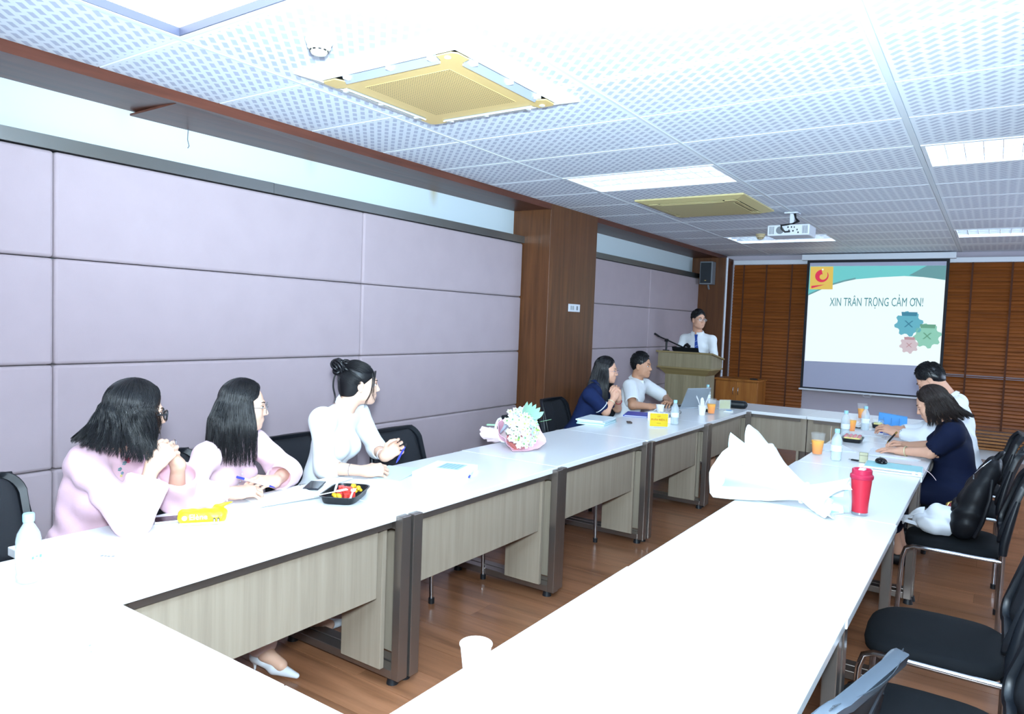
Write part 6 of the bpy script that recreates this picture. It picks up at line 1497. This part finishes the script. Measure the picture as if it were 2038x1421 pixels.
# pink bouquet on the left table
bq = thing('bouquet', 'bouquet of small white flowers in pink wrapping lying on the left table', 'bouquet', (-2.60, 3.82, T0))
ax = Vector((.86, -.22, .36)).normalized(); e1 = Vector((-.25, -.1, 1)); e1 = (e1 - ax * e1.dot(ax)).normalized(); e2 = ax.cross(e1)
tie_ = Vector((-.02, -.03, .062))
for k, (m, a0, a1, l, r1, ph, wob) in enumerate(((M_wpale, 0, 2 * PI, -.17, .052, .0, .008), (M_wpink, 2.2, 5.7, .20, .170, .7, .018), (M_wblue, -1.1, 1.2, .215, .118, 1.2, .012), (M_wpink, .6, 3.0, .150, .135, 1.9, .014), (M_wgreen, -1.7, -.7, .23, .13, .3, .012), (M_wcoral, 2.4, 4.9, .155, .135, 2.6, .014), (M_wwhite, -.9, .8, .19, .11, 3.1, .010))):
    b = MB()
    if l < 0: cone_sheet(b, tie_, -ax + Vector((0, 0, .28)), e1, e2, a0, a1, -l, .036, r1, ph=ph, wob=wob)
    else: cone_sheet(b, tie_, ax, e1, e2, a0, a1, l, .036, r1, ph=ph, wob=wob)
    b.build('wrapping_paper', m, bq, smooth=50)
MB().tube([tie_ + (e1 * math.cos(a) + e2 * math.sin(a)) * .042 for a in np.linspace(0, 2 * PI, 20, endpoint=False)], .006, 8, closed=True).build('ribbon_tie', M_wwhite, bq, smooth=60)
MB().grid(lambda u, v: tuple(tie_ + e1 * (.04 + .075 * math.sin(u * PI)) + ax * (-.03 + .07 * u + .0) + e2 * ((v - .5) * .02 + .02 * math.cos(u * 6))), 14, 2, .0012).build('ribbon_loop', M_wwhite, bq, smooth=60)
MB().box(-.17, -.06, -.008, .008, -.002, .008).build('ribbon_end', M_wgreen, bq, loc=(-.02, .06, .115), rot=(0, -.05, .25))
rg = np.random.default_rng(9); cn = tie_ + ax * .20
for k in range(64):
    a = k * 2.39996; rr = .130 * math.sqrt((k + .5) / 64); d = (e1 * math.cos(a) + e2 * math.sin(a)); p = cn + d * rr + ax * (.05 * (1 - (rr / .12) ** 2) + rg.uniform(-.008, .010)); 
    if p.z < .012: p.z = .012
    m = (M_petal, M_petal, M_petalb, M_petalg, M_petal)[k % 5]; flower_head(bq, p, (ax + d * rr * 5).normalized(), rg.uniform(.018, .027), m, (M_leafy, M_leaf, M_petalg)[k % 3], 6)
for k in range(14):
    a = k * 2.1; d = (e1 * math.cos(a) + e2 * math.sin(a)); p = cn + d * (.03 + .08 * ((k * 7) % 10) / 10) + ax * .03
    leaf(bq, p, ax * .5 + d, ax, .03, .008, (M_leafy, M_leaf)[k % 2])
for k in range(5):
    d = (e1 * math.cos(-1.2 + k * .25) + e2 * math.sin(-1.2 + k * .25)); leaf(bq, cn + d * .09 + ax * .03, ax + d * .7, ax, .085, .018, mat('sage leaf', '8fb6a0', .6))
for k in range(4):
    p = cn + ax * .10 + e2 * -.06; d = ax + Vector((0, .25 * (k - 1.5), -.12)); b = MB(); pts = [p + d * .03 * j for j in range(4)]; b.tube(pts, .001, 5); sg = b.build('sprig', M_leaf, bq)
    for j in range(6): leaf(bq, p + d * (.02 + .012 * j), d + Vector((0, .5 * (-1) ** j, .2)), (0, 0, 1), .016, .004, mat('sage leaf', '8fb6a0', .6))
# white bouquet on the right table
bw = thing('bouquet', 'big bouquet in white and aqua wrapping on the right table by the red tumbler', 'bouquet', (-.735, 3.47, T0))
ax = Vector((-.86, .20, .16)).normalized(); e1 = Vector((0, 0, 1)); e1 = (e1 - ax * e1.dot(ax)).normalized(); e2 = ax.cross(e1); tie_ = Vector((.05, -.02, .075))
for k, (m, a0, a1, l, r1, ph, wob) in enumerate(((M_wwhite, 1.9, 5.6, .34, .21, .4, .022), (M_wwhite, -1.2, 1.2, .30, .20, 1.4, .020), (M_wwhite, .5, 2.6, .31, .19, 2.2, .022), (M_waqua, -2.6, -.5, .33, .19, 3.0, .018), (M_wwhite, 3.4, 6.0, .27, .17, 2.0, .016), (M_wwhite, -.5, .9, .22, .15, .9, .016))):
    b = cone_sheet(MB(), tie_, ax, e1, e2, a0, a1, l, .040, r1, ph=ph, wob=wob, pts=3.0); b.build('wrapping_paper', m, bw, smooth=50)
for k, (m, a0, a1, l, r1, ph) in enumerate(((M_wwhite, 0, 2 * PI, .15, .098, .5), (M_waqua, .6, 3.4, .16, .115, 1.5), (M_wwhite, 3.2, 6.0, .17, .115, 2.6), (M_wwhite, -.6, 1.0, .17, .09, 3.4))):
    b = cone_sheet(MB(), tie_, -ax + Vector((0, 0, .10)), e1, e2, a0, a1, l, .038, r1, ph=ph, wob=.016, pts=3.0); b.build('wrapping_paper', m, bw, smooth=50)
MB().tube([tie_ + (e1 * math.cos(a) + e2 * math.sin(a)) * .047 for a in np.linspace(0, 2 * PI, 20, endpoint=False)], .006, 8, closed=True).build('ribbon_tie', M_wwhite, bw, smooth=60)
for s_ in (-1, 1): MB().grid(lambda u, v: tuple(tie_ + Vector((.03, -.04, .04)) + Vector((.10 * u * (.4 + .6 * (s_ > 0)), -.07 * math.sin(u * PI), .02 * s_ * math.sin(u * PI) - .05 * u)) + Vector((0, .012 * (v - .5), .014 * (v - .5)))), 12, 2, .0012).build('ribbon_loop', M_wwhite, bw, smooth=60)
cn = tie_ + ax * .28
for k in range(46):
    a = k * 2.39996; rr = .145 * math.sqrt((k + .5) / 46); d = (e1 * math.cos(a) + e2 * math.sin(a)); p = cn + d * rr + ax * (.05 * (1 - (rr / .15) ** 2))
    if p.z < .014: p.z = .014
    flower_head(bw, p, (ax + d * rr * 4).normalized(), rg.uniform(.022, .032), (M_petal, M_petal, M_petalg)[k % 3], (M_leafy, M_petalg)[k % 2], 7)
for k in range(12):
    a = k * 1.7; d = (e1 * math.cos(a) + e2 * math.sin(a)); leaf(bw, cn + d * .13, ax + d * .6, ax, .06, .016, M_leaf)

# ---------------------------------------------------------------- bags on the chair
M_leath = cloth_mat('black bag leather', '121317', .46, scale=160, bs=.35, var=.1, sheen=0)
bp = thing('backpack', 'black leather backpack slumped on the chair beside the woman in navy', 'backpack', (-.02, 4.59, .478), 0)
S = SDF()
for zz_, xx_, rr_, hw_ in ((.065, -.06, .066, .13), (.13, -.045, .066, .13), (.20, -.025, .062, .125), (.27, .0, .056, .12), (.34, .03, .046, .105), (.40, .055, .034, .08)): S.cone((xx_, -hw_, zz_), (xx_, hw_, zz_), rr_, rr_, .05)
V, F, _ = S.mesh(.008, folds(((1, .2, .5), 55, .003, (-.05, 0, .12), .2, 0), ((.3, 1, .6), 48, .004, (0, 0, .28), .2, 1.2), ((.2, .6, 1), 60, .004, (-.06, -.1, .2), .2, 2))); V[:, 2] = np.maximum(V[:, 2], .001)
put('bag_body', npmesh('bag_body', V, F, M_leath), bp)
S = SDF(); S.cone((-.105, -.09, .06), (-.105, .09, .06), .045, .045, .03); S.cone((-.09, -.09, .15), (-.09, .09, .15), .036, .036, .05); V, F, _ = S.mesh(.007, folds(((.2, 1, .5), 60, .004, (-.1, 0, .1), .15, 0))); V[:, 2] = np.maximum(V[:, 2], .001); put('front_pocket', npmesh('front_pocket', V, F, M_leath), bp)
MB().tube([(.05, -.05, .42), (.08, -.04, .46), (.09, .0, .47), (.08, .04, .46), (.05, .05, .42)], .010, 8).build('handle', M_leath, bp, smooth=60)
MB().tube([(.05, -.15, .34), (.045, -.185, .24), (.02, -.195, .12), (-.01, -.18, .03)], .010, 8).build('strap', M_leath, bp, smooth=60)
MB().tube([(-.028, -.10, .355), (.0, -.112, .395), (.04, -.09, .436)], .0028, 6).build('zip', M_chrome, bp, smooth=60); MB().box(-.036, -.030, -.112, -.106, .325, .35).build('zip_pull', M_chrome, bp)
tt_ = thing('tote_bag', 'crumpled white cloth tote on the chair seat before the backpack', 'bag', (-.24, 4.52, .478), 0)
M_tote = cloth_mat('white cotton', 'dde0e6', .85, scale=500, bs=.25, var=.03, big=3)
S = SDF(); S.ell((.03, 0, .05), (.10, .11, .062), None, .03); S.ell((.07, .0, .09), (.06, .08, .06), None, .04); S.cone((-.06, .02, .03), (.02, .02, .10), .025, .04, .03)
V, F, _ = S.mesh(.006, folds(((1, .4, .2), 75, .008, (0, 0, .06), .14, 0), ((.2, 1, .3), 55, .008, (.03, 0, .06), .14, 1), ((.5, -.6, .7), 70, .006, (.03, 0, .1), .12, 2))); V[:, 2] = np.maximum(V[:, 2], .001); put('bag_body', npmesh('bag_body', V, F, M_tote), tt_)
MB().grid(lambda u, v: (-.03 - .10 * math.sin(u * PI), .02 - .05 * u + .02 * v, .10 - .07 * math.sin(u * PI) ** 2 + .02 * math.cos(u * 6) * v), 16, 2, .003).build('handle', M_tote, tt_, smooth=60); MB().grid(lambda u, v: (-.02 - .13 * math.sin(u * PI), .05 - .09 * u + .025 * v, .05 - .025 * u + .012 * v), 16, 2, .003).build('handle', M_tote, tt_, smooth=60)
sv = thing('scarf', 'small red and gold bundle between the white tote and the backpack', 'scarf', (-.135, 4.66, .478), 0)
S = SDF(); S.ell((0, 0, .10), (.035, .05, .05), None, .02); S.ell((0, .02, .05), (.04, .05, .05), None, .02); V, F, _ = S.mesh(.006, folds(((1, .3, .5), 90, .006, (0, 0, .1), .1, 0))); V[:, 2] = np.maximum(V[:, 2], .001); put('bundle', npmesh('bundle', V, F, mat('dark red silk', '7d2a30', .5)), sv)
MB().tube([(-.035, -.03, .10), (-.03, .0, .135), (-.01, .04, .14)], .012, 6).build('gold_edge', M_gold, sv, smooth=60)
